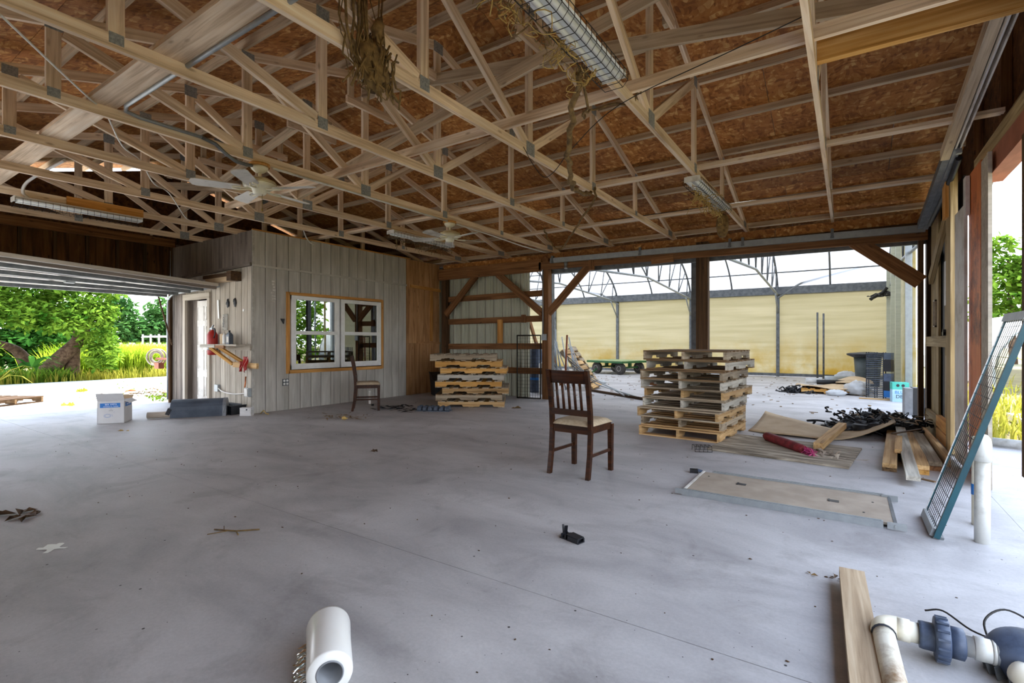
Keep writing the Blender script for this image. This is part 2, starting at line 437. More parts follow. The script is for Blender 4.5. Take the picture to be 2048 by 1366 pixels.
def text(s, size, mat, parent, loc, rot, name='lettering', ext=.0008, align='CENTER'):
    cu = bpy.data.curves.new(name, 'FONT'); cu.body = s; cu.size = size; cu.extrude = ext; cu.align_x = align; cu.align_y = 'CENTER'
    cu.materials.append(M[mat]); return put(name, cu, parent, loc, rot)

def smooth_path(pts, k=5):
    """Catmull-Rom through pts"""
    P = [Vector(p) for p in pts]; P = [P[0]*2-P[1]]+P+[P[-1]*2-P[-2]]; out = []
    for i in range(1, len(P)-2):
        a, b, c, d = P[i-1:i+3]
        for j in range(k):
            t = j/k; out.append(.5*((2*b)+(c-a)*t+(2*a-5*b+4*c-d)*t*t+(3*b-a-3*c+d)*t**3))
    out.append(P[-2]); return out
# ------------------------------------------------------------------ ground and slabs
XL, XO, YO, YB, XR, RIDGE = -11.25, -8.27, 4.56, 9.2, .95, 4.25
ground = struct('ground', MB().sheet(24, 24, lambda u, v: (-90+180*u, -60+200*v, -.09), False), 'soil')

def slabs(name, cells, mat, top=0.0):
    o = struct(name)
    bed = MB()
    for x0, x1, y0, y1 in cells:
        MB().span((x0, y0, top-.07), (x1, y1, top)).build('slab', mat, o)
        bed.span((x0-.01, y0-.01, top-.085), (x1+.01, y1+.01, top-.012))
    bed.build('joint_filler', 'joint', o)
    return o
slabs('floor', [(-11.3, .93, -1.2, 2.068), (-11.3, .93, 2.073, 9.27)], 'floor')
slabs('floor_greenhouse', [(-15, 1.15, 9.278, 12.6), (-15, 1.15, 12.606, 16.4), (-15, 1.15, 16.406, 20.2)], 'floor')
slabs('path_right', [(.936, 2.35, -2, 4.05), (.936, 2.35, 4.055, 8.2)], 'floor', -.005)
slabs('yard_left', [(-15.3, -11.31, -9, 2.6), (-15.3, -11.31, 2.606, 9.3), (-19.7, -15.306, -9, 2.6), (-19.7, -15.306, 2.606, 9.3)], 'yard', -.004)
slabs('yard_front', [(-11.3, -5.2, -9, -1.21), (-5.195, .93, -9, -1.21)], 'yard', -.004)

# ------------------------------------------------------------------ roof
TAN = .29; CS = 1/math.sqrt(1+TAN*TAN); SN = TAN*CS
def zc(Y): return 4.55-TAN*abs(Y-RIDGE)               # centre line of the top chords
roof = struct('roof')
OFF = (.0445+.089)/CS
for side in (1, -1):
    sl = 5.55/CS; rows = [(0, .62), (.626, 1.84), (1.846, 3.06), (3.066, 4.28), (4.286, sl)]
    for ri, (a, b) in enumerate(rows):
        x = -11.75-(ri % 2)*.0; xs = [-11.75]+[-11.75+1.22*(1+ri % 2)+2.44*k for k in range(6)]
        xs = [v for v in xs if v < 1.2]+[1.35]
        for x0, x1 in zip(xs, xs[1:]):
            m = (a+b)/2
            o = MB().box((0, 0, 0), (x1-x0-.005, b-a, .012)).build('sheathing_board', 'osb', roof)
            o.location = ((x0+x1)/2, RIDGE+side*m*CS, 4.55+OFF+.006-m*SN)
            o.rotation_euler = (-side*math.atan(TAN), 0, 0)
for Y in (4.58, 5.24, 5.9, 6.57, 7.25, 7.93, 8.6, 9.3, 3.92, 3.3, 2.73, 2.16, 1.59, 1.0, .4, -.2, -.8):
    s = 1 if Y > RIDGE else -1
    z = zc(Y)+.0445/CS+.0445*CS+.003
    beam('purlin', (-11.7, Y+s*.02, z), (1.3, Y+s*.02, z), .038, .089, 'pine_grey', roof, (0, s*SN, CS))

# ------------------------------------------------------------------ trusses
def make_truss(name):
    t = thing(name, '', 'truss', (0, RIDGE, 3.1))
    w, h = .038, .089
    beam('bottom_chord', (0, -5.0, 0), (0, 5.0, 0), w, h, 'pine', t)
    for s in (-1, 1):
        beam('top_chord', (0, 0, 1.45), (0, s*5.45, 1.45-TAN*5.45), w, h, 'pine', t)
    for q in (0, 1.5, -1.5, 3.0, -3.0):
        beam('web', (0, q, .046), (0, q, 1.45-TAN*abs(q)-.046), w, h, 'pine', t, (0, 1, 0))
    for s in (-1, 1):
        beam('web', (0, s*1.44, .95), (0, s*.06, .06), w, h, 'pine', t)
        beam('web', (0, s*2.94, .51), (0, s*1.56, .06), w, h, 'pine', t)
    for q in (-.25, .33):
        beam('hanger', (.039, q, .98), (.039, q, 1.39-TAN*abs(q)), w, .075, 'pine_grey', t, (0, 1, 0))
    beam('collar_tie', (.078, -.34, 1.03), (.078, .42, 1.03), w, .089, 'pine', t)
    for q, z, a, b in ((0, .02, .15, .13), (1.5, .03, .1, .1), (-1.5, .03, .1, .1), (3, .02, .08, .07), (-3, .02, .08, .07), (0, 1.42, .15, .12),
                       (1.5, .985, .13, .12), (-1.5, .985, .13, .12), (3.0, .55, .11, .1), (-3.0, .55, .11, .1), (4.72, .03, .22, .09), (-4.72, .03, .22, .09)):
        p = MB().box((0, 0, 0), (.002, a, b))
        for i in range(int(a/.025)):
            p.box((.0012, -a/2+.0125+.025*i, 0), (.001, .008, b*.8))
        p.build('nail_plate', 'plate', t, (.0205, q, z))
    return t
TX = [-.2-1.22*k for k in range(9)]
TLAB = ['roof truss running over the camera, first inward from the sliding door',
        'roof truss with both long strip lights in wire cages fixed along it',
        'roof truss with a clump of dead brown vine draped over its chord',
        'bare roof truss between the vine-draped truss and the fan truss',
        'roof truss that carries both white ceiling fans and a steel conduit',
        'roof truss with the straw-clogged strip light on it, behind the fans',
        'roof truss passing over the office window wall, clear of lamps',
        'roof truss with a bright orange board nailed beside a caged strip light',
        'roof truss nearest the garage door wall']  # same pine as every other truss
t0 = make_truss('roof_truss')
t0.location.x = TX[0]; t0['label'] = TLAB[0]; t0['group'] = 'roof trusses'
for k in range(1, 9):
    clone(t0, (TX[k], RIDGE, 3.1), None, TLAB[k])
def lone_beam(name, label, cat, p, q, w, h, mat, up=(0, 0, 1), group=None):
    o = beam(name, p, q, w, h, mat, None, up); return tag(o, label, cat, group)
lone_beam('brace_board', 'long thin pine brace over the truss chords, over the pallets by the chair', 'brace', (-11.0, 5.9, 3.166), (1.1, 5.86, 3.166), .089, .038, 'pine')
lone_beam('brace_board', 'long pine brace on edge over the truss chords, above the dining chair', 'brace', (-7.6, 3.8, 3.191), (.92, 3.76, 3.191), .038, .089, 'pine')
lone_beam('brace_board', 'pine brace board with the dark grey pipe lying along it', 'brace', (-5.2, 7.76, 3.166), (.9, 7.8, 3.166), .089, .038, 'pine')
lone_beam('brace_plank', 'wide bleached plank laid across the truss chords beside the conduit', 'brace', (-11.0, 1.55, 3.165), (-1.3, 1.55, 3.165), .20, .038, 'pine')
lone_beam('brace_timber', 'thick orange-toned timber bridging from first truss to the gable wall', 'brace', (-.18, 4.12, 3.245), (.95, 4.12, 3.245), .06, .17, 'pallet_c')
lone_beam('brace_timber', 'diagonal pine brace sinking towards the sliding door at the king posts', 'brace', (-5.0, 4.155, 4.30), (.95, 4.155, 3.36), .038, .12, 'pine_grey')
lone_beam('brace_timber', 'diagonal pine brace climbing towards the sliding door at the king posts', 'brace', (-6.3, 4.115, 3.22), (-1.0, 4.115, 4.14), .038, .12, 'pine_grey')
lone_beam('brace_timber', 'diagonal brace sinking towards the office in the dark far bays', 'brace', (-6.3, 4.155, 4.22), (-11.1, 4.155, 3.3), .038, .12, 'pine_grey')
lone_beam('brace_timber', 'diagonal brace climbing towards the garage door in the dark far bays', 'brace', (-6.4, 4.115, 3.3), (-11.1, 4.115, 4.2), .038, .12, 'pine_grey')

# ------------------------------------------------------------------ gable wall on the left with the garage opening
wl_ = struct('wall_left')
beam('header_beam', (XL+.05, -2, 3.16), (XL+.05, 4.6, 3.16), .06, .15, 'beam_brown', wl_)
beam('header_beam', (XL, -2, 2.25), (XL, 4.6, 2.25), .05, .2, 'beam_brown', wl_)
ys = [4.55-.44*k for k in range(15)]
for i, y in enumerate(ys[:-1]):
    beam('panel', (XL-.03, y-.22, 2.3), (XL-.03, y-.22, 3.15), .012, .425, 'ply_dark', wl_, (0, 1, 0))
    beam('stud', (XL, y-.44, 2.34), (XL, y-.44, 3.1), .07, .045, 'post_dark', wl_, (0, 1, 0))
for y0, y1 in ((-.95, .1), (.1, 1.2), (1.2, 2.3), (2.3, 3.4), (3.4, 4.25), (4.25, 5.4), (5.4, 6.6), (6.6, 7.8), (7.8, 9.3)):
    g0, g1 = zc(y0)+.09, zc(y1)+.09
    if 2.3 <= y0 < 3.6: g0 -= .1; g1 -= .1
    MB().prism([(y0, 3.1), (y1, 3.1), (y1, g1), (y0, g0)], .012, Matrix(((0, 0, 1, XL-.04), (1, 0, 0, 0), (0, 1, 0, 0), (0, 0, 0, 1)))).build('panel', 'ply_dark', wl_)
beam('jamb_post', (XL+.0, 4.60, 0), (XL+.0, 4.60, 3.1), .14, .09, 'post_dark', wl_)
beam('jamb_trim', (XL+.09, 4.50, 0), (XL+.09, 4.50, 2.15), .03, .05, 'post_dark', wl_)
MB().span((XL-.06, 4.66, 0), (XL-.02, 9.3, 3.16)).build('cladding', 'siding_dark', wl_)
MB().span((XL-.06, -1.1, 0), (XL-.02, -.7, 3.16)).build('cladding', 'siding_dark', wl_)

# ------------------------------------------------------------------ office: grooved plywood boards, door, windows
wo = struct('wall_office')
yb = [4.57, 4.79, 4.99, 5.22, 5.45, 5.67, 5.88, 6.10, 6.31, 6.52, 6.74, 6.96, 7.18, 7.42, 7.66, 7.86, 8.08]
W0, W1, WB, WT = 5.2, 7.36, .68, 2.06
for y0, y1 in zip(yb, yb[1:]):
    parts = [(0, 2.47, 'siding_grey'), (2.47, 3.09, 'siding_grey')]
    if y0 > W0-.15 and y1 < W1+.15: parts = [(0, WB, 'siding_grey'), (WT, 2.47, 'siding_grey'), (2.47, 3.09, 'siding_grey')]
    for z0, z1, mt in parts:
        beam('plank', (XO-.008, (y0+y1)/2, z0+.001), (XO-.008, (y0+y1)/2, z1-.001), .016, y1-y0-.011, mt, wo, (0, 1, 0))
MB().span((XO-.03, 4.57, 0), (XO-.014, W0, 3.08)).span((XO-.03, W1, 0), (XO-.014, 9.2, 3.08)).span((XO-.03, W0, 0), (XO-.014, W1, WB)).span((XO-.03, W0, WT), (XO-.014, W1, 3.08)).build('backing', 'joint', wo)  # dark backing puts the groove shade into the colour
for y0, y1 in ((8.09, 8.29), (8.29, 8.49), (8.49, 8.92), (8.92, 9.19)):
    for z0, z1 in ((0, 1.17), (1.17, 3.07)):
        beam('plank', (XO-.008, (y0+y1)/2, z0+.001), (XO-.008, (y0+y1)/2, z1-.001), .016, y1-y0-.004, 'ply_brown', wo, (0, 1, 0))
beam('trim_strip', (XO+.012, 4.56, 2.485), (XO+.012, 8.08, 2.475), .022, .035, 'siding_grey', wo)
beam('trim_strip', (XO+.008, 4.56, 3.085), (XO+.008, 8.2, 3.085), .03, .02, 'pine_orange', wo)
beam('trim_rail', (XO+.02, 8.2, 2.47), (XO+.02, 9.2, 2.44), .03, .07, 'pine_orange', wo)
beam('trim_post', (XO+.016, 8.89, 1.22), (XO+.016, 8.89, 2.41), .03, .07, 'pine_orange', wo, (0, 1, 0))
beam('trim_strip', (XO+.015, 8.42, 1.19), (XO+.015, 9.19, 1.17), .025, .045, 'ply_brown', wo)
wsd = struct('wall_office_side')
D0, D1, DT = -10.57, -9.72, 2.0
xb = [XL+.07, -11.0, -10.8, -10.64]+[-9.64, -9.47, -9.31, -9.15, -8.98, -8.79, -8.60, -8.42, XO]
for x0, x1 in zip(xb, xb[1:]):
    if x0 < -10.6 and x1 > -9.7:
        for a in (-10.64, -10.39, -10.14, -9.89):
            beam('plank', (a+.125, YO+.008, DT+.1), (a+.125, YO+.008, 2.47), .016, .24, 'siding_pale', wsd, (1, 0, 0))
        continue
    beam('plank', ((x0+x1)/2, YO+.008, .001), ((x0+x1)/2, YO+.008, 2.47), .016, x1-x0-.012, 'siding_pale' if x0 > -10 else 'siding_dark', wsd, (1, 0, 0))
for x0, x1 in ((XL+.07, -10.4), (-10.4, -9.6), (-9.6, -8.9), (-8.9, XO)):
    beam('plank', ((x0+x1)/2, YO+.004, 2.475), ((x0+x1)/2, YO+.004, 3.07), .016, x1-x0-.006, 'siding_dark', wsd, (1, 0, 0))
MB().span((XL, YO+.016, 0), (D0-.09, YO+.03, 3.07)).span((D1+.09, YO+.016, 0), (XO, YO+.03, 3.07)).span((D0-.1, YO+.016, DT+.09), (D1+.1, YO+.03, 3.07)).build('backing', 'joint', wsd)  # groove shade coloured in behind these boards as well
beam('trim_strip', (-10.6, YO-.02, 2.44), (XO, YO-.02, 2.50), .04, .05, 'siding_dark', wsd)
MB().span((XO-.02, 4.56, 0), (XO+.004, 4.6, 3.08)).build('corner_trim', 'siding_grey', wsd)
wi = struct('wall_office_inside', MB().span((XL, 9.15, 0), (XO-.04, 9.2, 3.08)).span((XL+.02, 4.7, 3.0), (XO-.04, 9.15, 3.04)), 'siding_dark')

def door_office():
    d = struct('door_1')
    for x in (D0-.045, D1+.045):
        beam('door_jamb', (x, YO-.012, 0), (x+(.12 if x > -10 else 0)*0, YO-.012, DT+.09), .05, .085, 'siding_pale', d, (1, 0, 0))
    beam('door_header', (D0-.09, YO-.014, DT+.05), (D1+.09, YO-.014, DT+.05), .05, .11, 'siding_pale', d)
    for x in (D0, D1):
        beam('door_lining', (x, YO+.07, 0), (x, YO+.07, DT), .12, .02, 'siding_dark', d, (1, 0, 0))
    beam('door_panel', (D0+.13, YO+.10, 0), (D0+.13, YO+.10, DT), .02, .27, 'siding_dark', d, (1, 0, 0))
    leaf = MB().box((.4, 0, .985), (.6, .04, 1.96)).build('door_leaf', 'white_dirty', d, (D0+.155, YO+.09, .015))
    for zc_ in (.35, .85, 1.3, 1.72):
        h = .36 if zc_ < 1.5 else .26
        for dx in (.24, .58):
            fr = MB()
            for a, b_, c, e in ((0, h/2, .24, .012), (0, -h/2, .24, .012), (-.12, 0, .012, h), (.12, 0, .012, h)):
                fr.box((a, 0, b_), (c, .012, e))
            fr.build('door_molding', 'white_dirty', leaf, (dx, -.022, zc_))
    return d
radians_ = R
door_office()

wn1 = struct('window_1')
for p, q_, w, h, in (((XO+.015, W0-.0, WT+.005), (XO+.015, W1+.0, WT+.015), .03, .05), ((XO+.015, W0, WB-.01), (XO+.015, W1, WB-.02), .03, .06)):
    beam('casing', p, q_, w, h, 'pine_orange', wn1)
for y in (W0, W1):
    beam('casing', (XO+.015, y, WB-.04), (XO+.015, y, WT+.03), .03, .06, 'pine_orange', wn1, (0, 1, 0))
for y0, y1 in ((5.25, 6.265), (6.30, 7.31)):
    fr = put('window_frame', None, wn1)
    fm = MB()
    for z in (.745, 2.0): fm.span((XO+.0, y0, z-.035), (XO+.045, y1, z+.035))
    for y in (y0+.035, y1-.035): fm.span((XO+.001, y-.035, .712), (XO+.046, y+.035, 2.034))
    f = fm.build('sash_frame', 'white', fr)
    sm = MB(); sm.span((XO+.01, y0+.05, 1.335), (XO+.052, y1-.05, 1.40)); sm.span((XO+.012, y0+.06, .78), (XO+.034, y1-.06, .81))
    for y in (y0+.085, y1-.085): sm.span((XO+.012, y-.015, .78), (XO+.03, y+.015, 1.97))
    sm.build('meeting_rail', 'white', fr)
    for z0, z1, xx in ((.79, 1.34, .018), (1.395, 1.975, .006)):
        MB().span((XO+xx, y0+.07, z0), (XO+xx+.004, y1-.07, z1)).build('pane', 'glass', fr)

# ------------------------------------------------------------------ back wall: posts, header, girts, braces, ribbed metal
wb = struct('wall_back')
for x, mt, w in ((-8.08, 'post_dark', .13), (-5.27, 'beam_brown', .15), (-2.12, 'post_dark', .2), (.86, 'post_dark', .06)):
    beam('post', (x, YB, 0), (x, YB, 2.95), .14, w, mt, wb, (1, 0, 0))
beam('header_beam', (-8.2, YB-.09, 2.81), (-5.35, YB-.09, 2.81), .05, .26, 'beam_brown', wb)
beam('header_beam', (-5.4, YB-.09, 2.79), (.93, YB-.09, 2.72), .05, .16, 'beam_brown', wb)
beam('header_beam', (-5.3, YB+.1, 2.69), (1.0, YB+.1, 2.66), .05, .1, 'steel_dark', wb)
beam('header_beam', (-5.4, YB-.02, 2.88), (.93, YB-.02, 2.86), .06, .08, 'post_dark', wb)
for x0, x1 in ((-8.2, -5.8), (-5.79, -3.4), (-3.39, -1.0), (-.99, .95)):
    beam('rim_board', (x0, YB+.06, 2.985), (x1, YB+.06, 2.985), .03, .16, 'osb', wb)
for z, x1 in ((2.24, -5.33), (1.70, -5.33), (1.11, -5.33), (.58, -5.33)):
    beam('girt', (-8.05, YB+.05, z-.02), (x1, YB+.05, z), .05, .13, 'beam_brown', wb)
for p, q_ in (((-7.1, 2.72), (-8.02, 1.85)), ((-6.5, 2.72), (-5.34, 1.80)), ((-4.27, 2.72), (-5.19, 1.80)), ((.08, 2.72), (.86, 2.05))):
    beam('brace', (p[0], YB-.06, p[1]), (q_[0], YB-.06, q_[1]), .05, .2 if p[0] > 0 else .15, 'beam_brown', wb)
beam('block', (-6.47, YB+.0, 1.17), (-6.47, YB+.0, 1.70), .05, .12, 'pine_orange', wb, (1, 0, 0))
beam('block', (-5.85, YB+.0, 1.62), (-5.85, YB+.0, 1.79), .05, .1, 'beam_brown', wb, (1, 0, 0))
beam('block', (-4.2, YB-.1, 2.62), (-4.2, YB-.1, 2.84), .07, .1, 'beam_brown', wb, (1, 0, 0))
beam('block', (-3.0, YB-.1, 2.69), (-2.6, YB-.1, 2.70), .05, .12, 'beam_brown', wb)
for i in range(11):
    x0 = -8.42+.242*i
    prof = [(x0, 0), (x0+.02, 0), (x0+.04, -.045), (x0+.075, -.045), (x0+.095, 0), (x0+.13, 0), (x0+.138, -.016), (x0+.15, -.016), (x0+.158, 0), (x0+.19, 0), (x0+.198, -.016), (x0+.21, -.016), (x0+.218, 0), (x0+.232, 0)]
    m = MB()
    for (a, b_), (c, d_) in zip(prof, prof[1:]):
        m.add([(a, YB+.12+b_, 0), (c, YB+.12+d_, 0), (c, YB+.12+d_, 2.78), (a, YB+.12+b_, 2.78)], [(0, 1, 2, 3)])
    m.build('metal_panel', 'metal_green', wb)

MB().span((-8.3, YB+.14, 0), (-5.78, YB+.15, 2.78)).build('seam_shade_sheet', 'joint', wb)  # dark sheet added so the panel seams look shaded

# ------------------------------------------------------------------ gable wall on the right: header, sheathing, steel post, sliding door
wr = struct('wall_right')
for y0, y1 in ((-1.2, .0), (.0, 1.2), (1.2, 2.4), (2.4, 3.6), (3.6, RIDGE), (RIDGE, 5.4), (5.4, 6.6), (6.6, 7.8), (7.8, 9.3)):
    g0, g1 = zc(y0)+.12, zc(y1)+.12
    MB().prism([(y0, 2.86), (y1, 2.86), (y1, g1), (y0, g0)], .012, Matrix(((0, 0, 1, 1.16), (1, 0, 0, 0), (0, 1, 0, 0), (0, 0, 0, 1)))).build('panel', 'ply_dark', wr)
for y in (-.6, .6, 1.8, 3.0, 4.2, 5.0, 5.9, 7.0, 8.2):
    beam('stud', (1.12, y, 2.9), (1.12, y, zc(y)+.1), .07, .045, 'ply_dark', wr, (0, 1, 0))
beam('header_beam', (1.04, 6.5, 2.88), (1.04, -1.2, 2.88), .06, .14, 'door_plank', wr)
beam('steel_beam', (1.05, 5.9, 2.69), (1.05, -1.2, 2.69), .10, .22, 'rust_beam', wr)
beam('steel_flange', (1.0, 5.9, 2.585), (1.0, -1.2, 2.585), .05, .012, 'rust_beam', wr)
st = MB().span((.952, 5.86, 0), (.972, 6.38, 2.78)).span((.972, 6.3, 0), (1.06, 6.32, 2.78))
st.build('steel_post', 'rust_post', wr)
MB().span((.956, 5.62, 0), (.972, 5.86, 2.76)).span((.95, 5.57, 0), (.976, 5.62, 2.76)).build('jamb_board', 'siding_pale', wr)
beam('trim_board', (.922, 6.55, .02), (.922, 6.55, 2.50), .025, .5, 'white_trim', wr, (0, 1, 0))
beam('trim_board', (.93, 6.33, 2.40), (.93, 6.33, 2.76), .03, .12, 'white_trim', wr, (0, 1, 0))
beam('edge_post', (.99, 4.60, .315), (.99, 4.60, 2.58), .06, .12, 'post_dark', wr, (0, 1, 0))
beam('edge_post', (1.0, 4.35, 2.9), (1.0, 4.35, 3.6), .06, .11, 'door_plank', wr, (0, 1, 0))

dr = thing('sliding_door', 'tall weathered plank sliding door with black gaps hung on track', 'door', (.93, 7.9, 0))
def dy(y): return y-7.9
for y0, y1, mt in ((8.42, 9.12, 'door_plank'), (7.32, 7.92, 'door_plank')):
    for k in range(3):
        a, b_ = y0+(y1-y0)*k/3, y0+(y1-y0)*(k+1)/3
        beam('plank', (.05, dy((a+b_)/2), .02), (.05, dy((a+b_)/2), 2.95), .025, b_-a-.004, mt, dr, (0, 1, 0))
MB().span((.075, dy(7.0), .02), (.09, dy(9.4), 2.95)).build('backing', 'black_soft', dr)
beam('stile', (.0, dy(7.14), .02), (.0, dy(7.14), 3.2), .06, .3, 'door_plank', dr, (0, 1, 0))
beam('stile', (-.045, dy(7.19), 2.55), (-.045, dy(7.19), 3.22), .03, .2, 'pine_orange', dr, (0, 1, 0))
beam('stile', (.03, dy(9.3), .02), (.03, dy(9.3), 2.9), .06, .2, 'post_dark', dr, (0, 1, 0))
beam('rail', (.0, dy(9.1), 1.21), (.0, dy(7.3), 1.21), .05, .13, 'door_plank', dr)
for z, a, b_ in ((.07, 9.2, 8.1), (.20, 9.2, 8.1), (.09, 8.09, 7.2), (.24, 8.09, 7.2)):
    beam('bottom_rail', (.0, dy(a), z), (.0, dy(b_), z), .05, .13, 'pine_orange' if a < 8.1 else 'door_plank', dr)
beam('brace', (.01, dy(8.9), 2.05), (.01, dy(7.3), 2.75), .045, .13, 'door_plank', dr)
beam('patch_board', (-.0, dy(7.45), 1.62), (-.0, dy(7.45), 2.12), .03, .16, 'white_trim', dr, (0, 1, 0))
beam('patch_board', (-.0, dy(7.35), .62), (-.0, dy(7.35), 1.05), .03, .16, 'white_trim', dr, (0, 1, 0))
hp = MB()
for a, b_, c, e in ((8.72, 1.58, .02, .36), (8.58, 1.58, .02, .36), (8.65, 1.41, .16, .02), (8.65, 1.75, .16, .02)): hp.box((.03, dy(a), b_), (.03, c, e))
hp.build('hatch_frame', 'siding_pale', dr)
lt = MB().box((-.03, dy(7.35), 1.3), (.04, .14, .03)).box((-.04, dy(7.30), 1.31), (.03, .04, .07)); lt.build('latch', 'black', dr)
tk = thing('door_track', 'sagging timber rail with white steel channel track above the sliding door', 'track', (.8, 6.4, 3.1))
beam('rail_timber', (.01, 2.3, -.33), (.01, -.05, -.02), .06, .08, 'steel_dark', tk); beam('rail_timber', (.0, .15, -.04), (.0, -2.6, .33), .07, .10, 'pine_grey', tk)
for dx in (.05, .085):
    beam('channel', (dx, -.1, -.03), (dx, -2.6, .27), .012, .07, 'white_dirty', tk)
beam('channel', (.065, 2.3, -.36), (.065, -.1, -.03), .05, .06, 'steel_dark', tk)
beam('bracket', (.08, -.05, -.1), (.08, -.05, .06), .05, .04, 'galv', tk)
tb = thing('door_track', 'long galvanised track along the header over the greenhouse opening', 'track', (-2.2, 9.06, 2.84))
beam('channel', (-2.9, 0, .035), (3.1, 0, -.045), .055, .1, 'galv', tb)
for x in (-2.85, -1.0, .55, .75, 2.0):
    MB().box((0, 0, .03), (.04, .07, .14)).box((0, 0, -.03), (.05, .08, .03)).build('bracket', 'steel_dark', tb, (x, 0, -.01*x))
MB().lathe([(.035, 0), (.035, .05), (.025, .1), (.035, .1), (.035, .14)], (0, 0, 0), (0, 0, -1), 10).build('roller', 'galv', tb, (-2.55, 0, -.02))
# ------------------------------------------------------------------ unseen sheet added over the roof boards to stop light leaks
rs = struct('roof_light_seal')
for s in (1, -1):
    sl = 5.6/CS
    o = MB().box((0, 0, 0), (13.5, sl, .02)).build('light_seal_sheet', 'galv', rs)
    o.location = (-5.15, RIDGE+s*2.8, 4.55+OFF+.03-2.8*TAN); o.rotation_euler = (-s*math.atan(TAN), 0, 0)
wf = struct('wall_front')  # unseen wall, assumed; its gap is added to let daylight in
for k in range(10): MB().span((-11.3+1.22*k, -.9, 2.6 if 2 <= k < 4 else 0), (-11.3+1.22*k+1.21, -.885, 3.12)).build('panel', 'siding_pale', wf)
for k in (0, 1, 2, 4, 5, 6, 7, 8, 9, 10): beam('stud', (-11.25+1.22*k, -.84, 0), (-11.25+1.22*k, -.84, 3.0), .05, .09, 'pine_grey', wf, (1, 0, 0))

# ------------------------------------------------------------------ greenhouse behind
gh = struct('wall_greenhouse')
GX = [1.05, -2.02, -4.95, -7.88, -10.8, -13.8]
GY, GZ = 19.6, 3.0
def arc(u):                                            # 0 at the far gutter, 1 at the near gutter
    a = pi*u*.86+pi*.07
    return (14.6+4.95/cos(pi*.07)*cos(a)*1.0, GZ-.45+2.15*sin(a))
for a, b_ in zip(GX, GX[1:]):
    MB().span((b_+.002, GY+.06, .1), (a-.002, GY+.066, 2.84)).build('panel', 'poly_wall', gh)
for x in GX:
    beam('post', (x, GY, 0), (x, GY, 2.85), .09, .1, 'steel_dark', gh, (1, 0, 0))
    z0, z1 = 2.82, 3.12
    arcp = [arc(i/24) for i in range(25)]
    MB().tube([(x, y, z) for y, z in arcp], .035, 6).build('hoop', 'steel_dark', gh)
    MB().tube([(x, 19.55, z0), (x, 14.6, z1), (x, 9.65, z0)], .035, 6).build('chord', 'galv', gh)
    w = MB(); K = 9
    for i in range(K):
        u0, u1, um = (i+.0)/K, (i+1.)/K, (i+.5)/K
        yb, za = 19.55-9.9*um, z0+(z1-z0)*(1-abs(um*2-1))
        for uu in (um-.03, um+.035):
            y, z = arc(min(max(uu, 0), 1)); w.tube([(x, yb, za), (x, y, z)], .02, 5)
    w.build('web', 'steel_dark', gh)
    MB().tube([(x, GY-.05, 2.2), (x, GY-.75, 2.84)], .025, 6).build('knee_brace', 'galv', gh)
for x in [(a+b_)/2 for a, b_ in zip(GX, GX[1:])]:
    MB().tube([(x, *arc(i/24)) for i in range(25)], .03, 6).build('hoop', 'steel_dark', gh)
for u in (.1, .2, .3, .42, .5, .6, .75, .9):
    y, z = arc(u); MB().tube([(-15, y, z-.03), (1.1, y, z-.03)], .022, 6).build('purlin', 'steel_dark', gh)
MB().tube([(-2.0, 19.5, 2.72), (.3, 19.5, 4.3)], .035, 6).build('wind_brace', 'galv', gh)
MB().tube([(-7.8, 19.5, 2.72), (-10.2, 19.5, 4.2)], .035, 6).build('wind_brace', 'galv', gh)
beam('gutter', (-15, GY-.02, 2.96), (1.12, GY-.02, 2.96), .2, .26, 'steel_dark', gh)
beam('sill', (-15, GY+.05, .06), (1.12, GY+.05, .06), .12, .1, 'steel_dark', gh)
beam('gutter', (-15, 9.55, 2.96), (1.12, 9.55, 2.96), .16, .2, 'steel_dark', gh)
for x in (-2.36, -5.4, -8.5): beam('post', (x, 9.62, 0), (x, 9.62, 2.86), .12, .1, 'steel_dark', gh, (1, 0, 0))
gr = struct('roof_greenhouse', MB().sheet(4, 40, lambda u, v: (-15+16.2*u, arc(v)[0], arc(v)[1]+.04), True), 'poly_roof')
ge = struct('wall_greenhouse_end')
for k, (y0, y1) in enumerate(((13.1, 14.4), (14.4, 15.7), (15.7, 17.0), (17.0, 18.3), (18.3, 19.6))):
    def top(y):
        return min(arc(i/60)[1] for i in range(61) if abs(arc(i/60)[0]-y) < .12) if any(abs(arc(i/60)[0]-y) < .12 for i in range(61)) else GZ
    MB().prism([(y0, 0), (y1-.01, 0), (y1-.01, top(y1)), (y0, top(y0))], .008, Matrix(((0, 0, 1, 1.12), (1, 0, 0, 0), (0, 1, 0, 0), (0, 0, 0, 1)))).build('panel', 'poly_wall', ge)
for y, mt, x0, w in ((15.2, 'metal_green', .95, .1), (16.9, 'metal_green', .95, .09), (18.6, 'metal_green', .97, .1)):
    beam('rib', (1.0, y, 0), (1.0, y, min(4.4, top(y))), .1, w, mt, ge, (1, 0, 0))
beam('post', (1.03, 13.0, 0), (1.03, 13.0, 3.6), .1, .12, 'galv', ge, (1, 0, 0))
beam('rib', (1.09, 12.7, 0), (1.09, 12.7, 3.4), .06, .05, 'poly_wall', ge, (1, 0, 0))
MB().tube([(1.16, 12.3, 0), (1.16, 12.3, 2.9), (1.12, 12.6, 3.2)], .03, 6).build('drain_pipe', 'galv', ge)
MB().span((-15.05, 9.5, 0), (-15.0, 19.7, 3.0)).build('panel', 'poly_wall', ge)

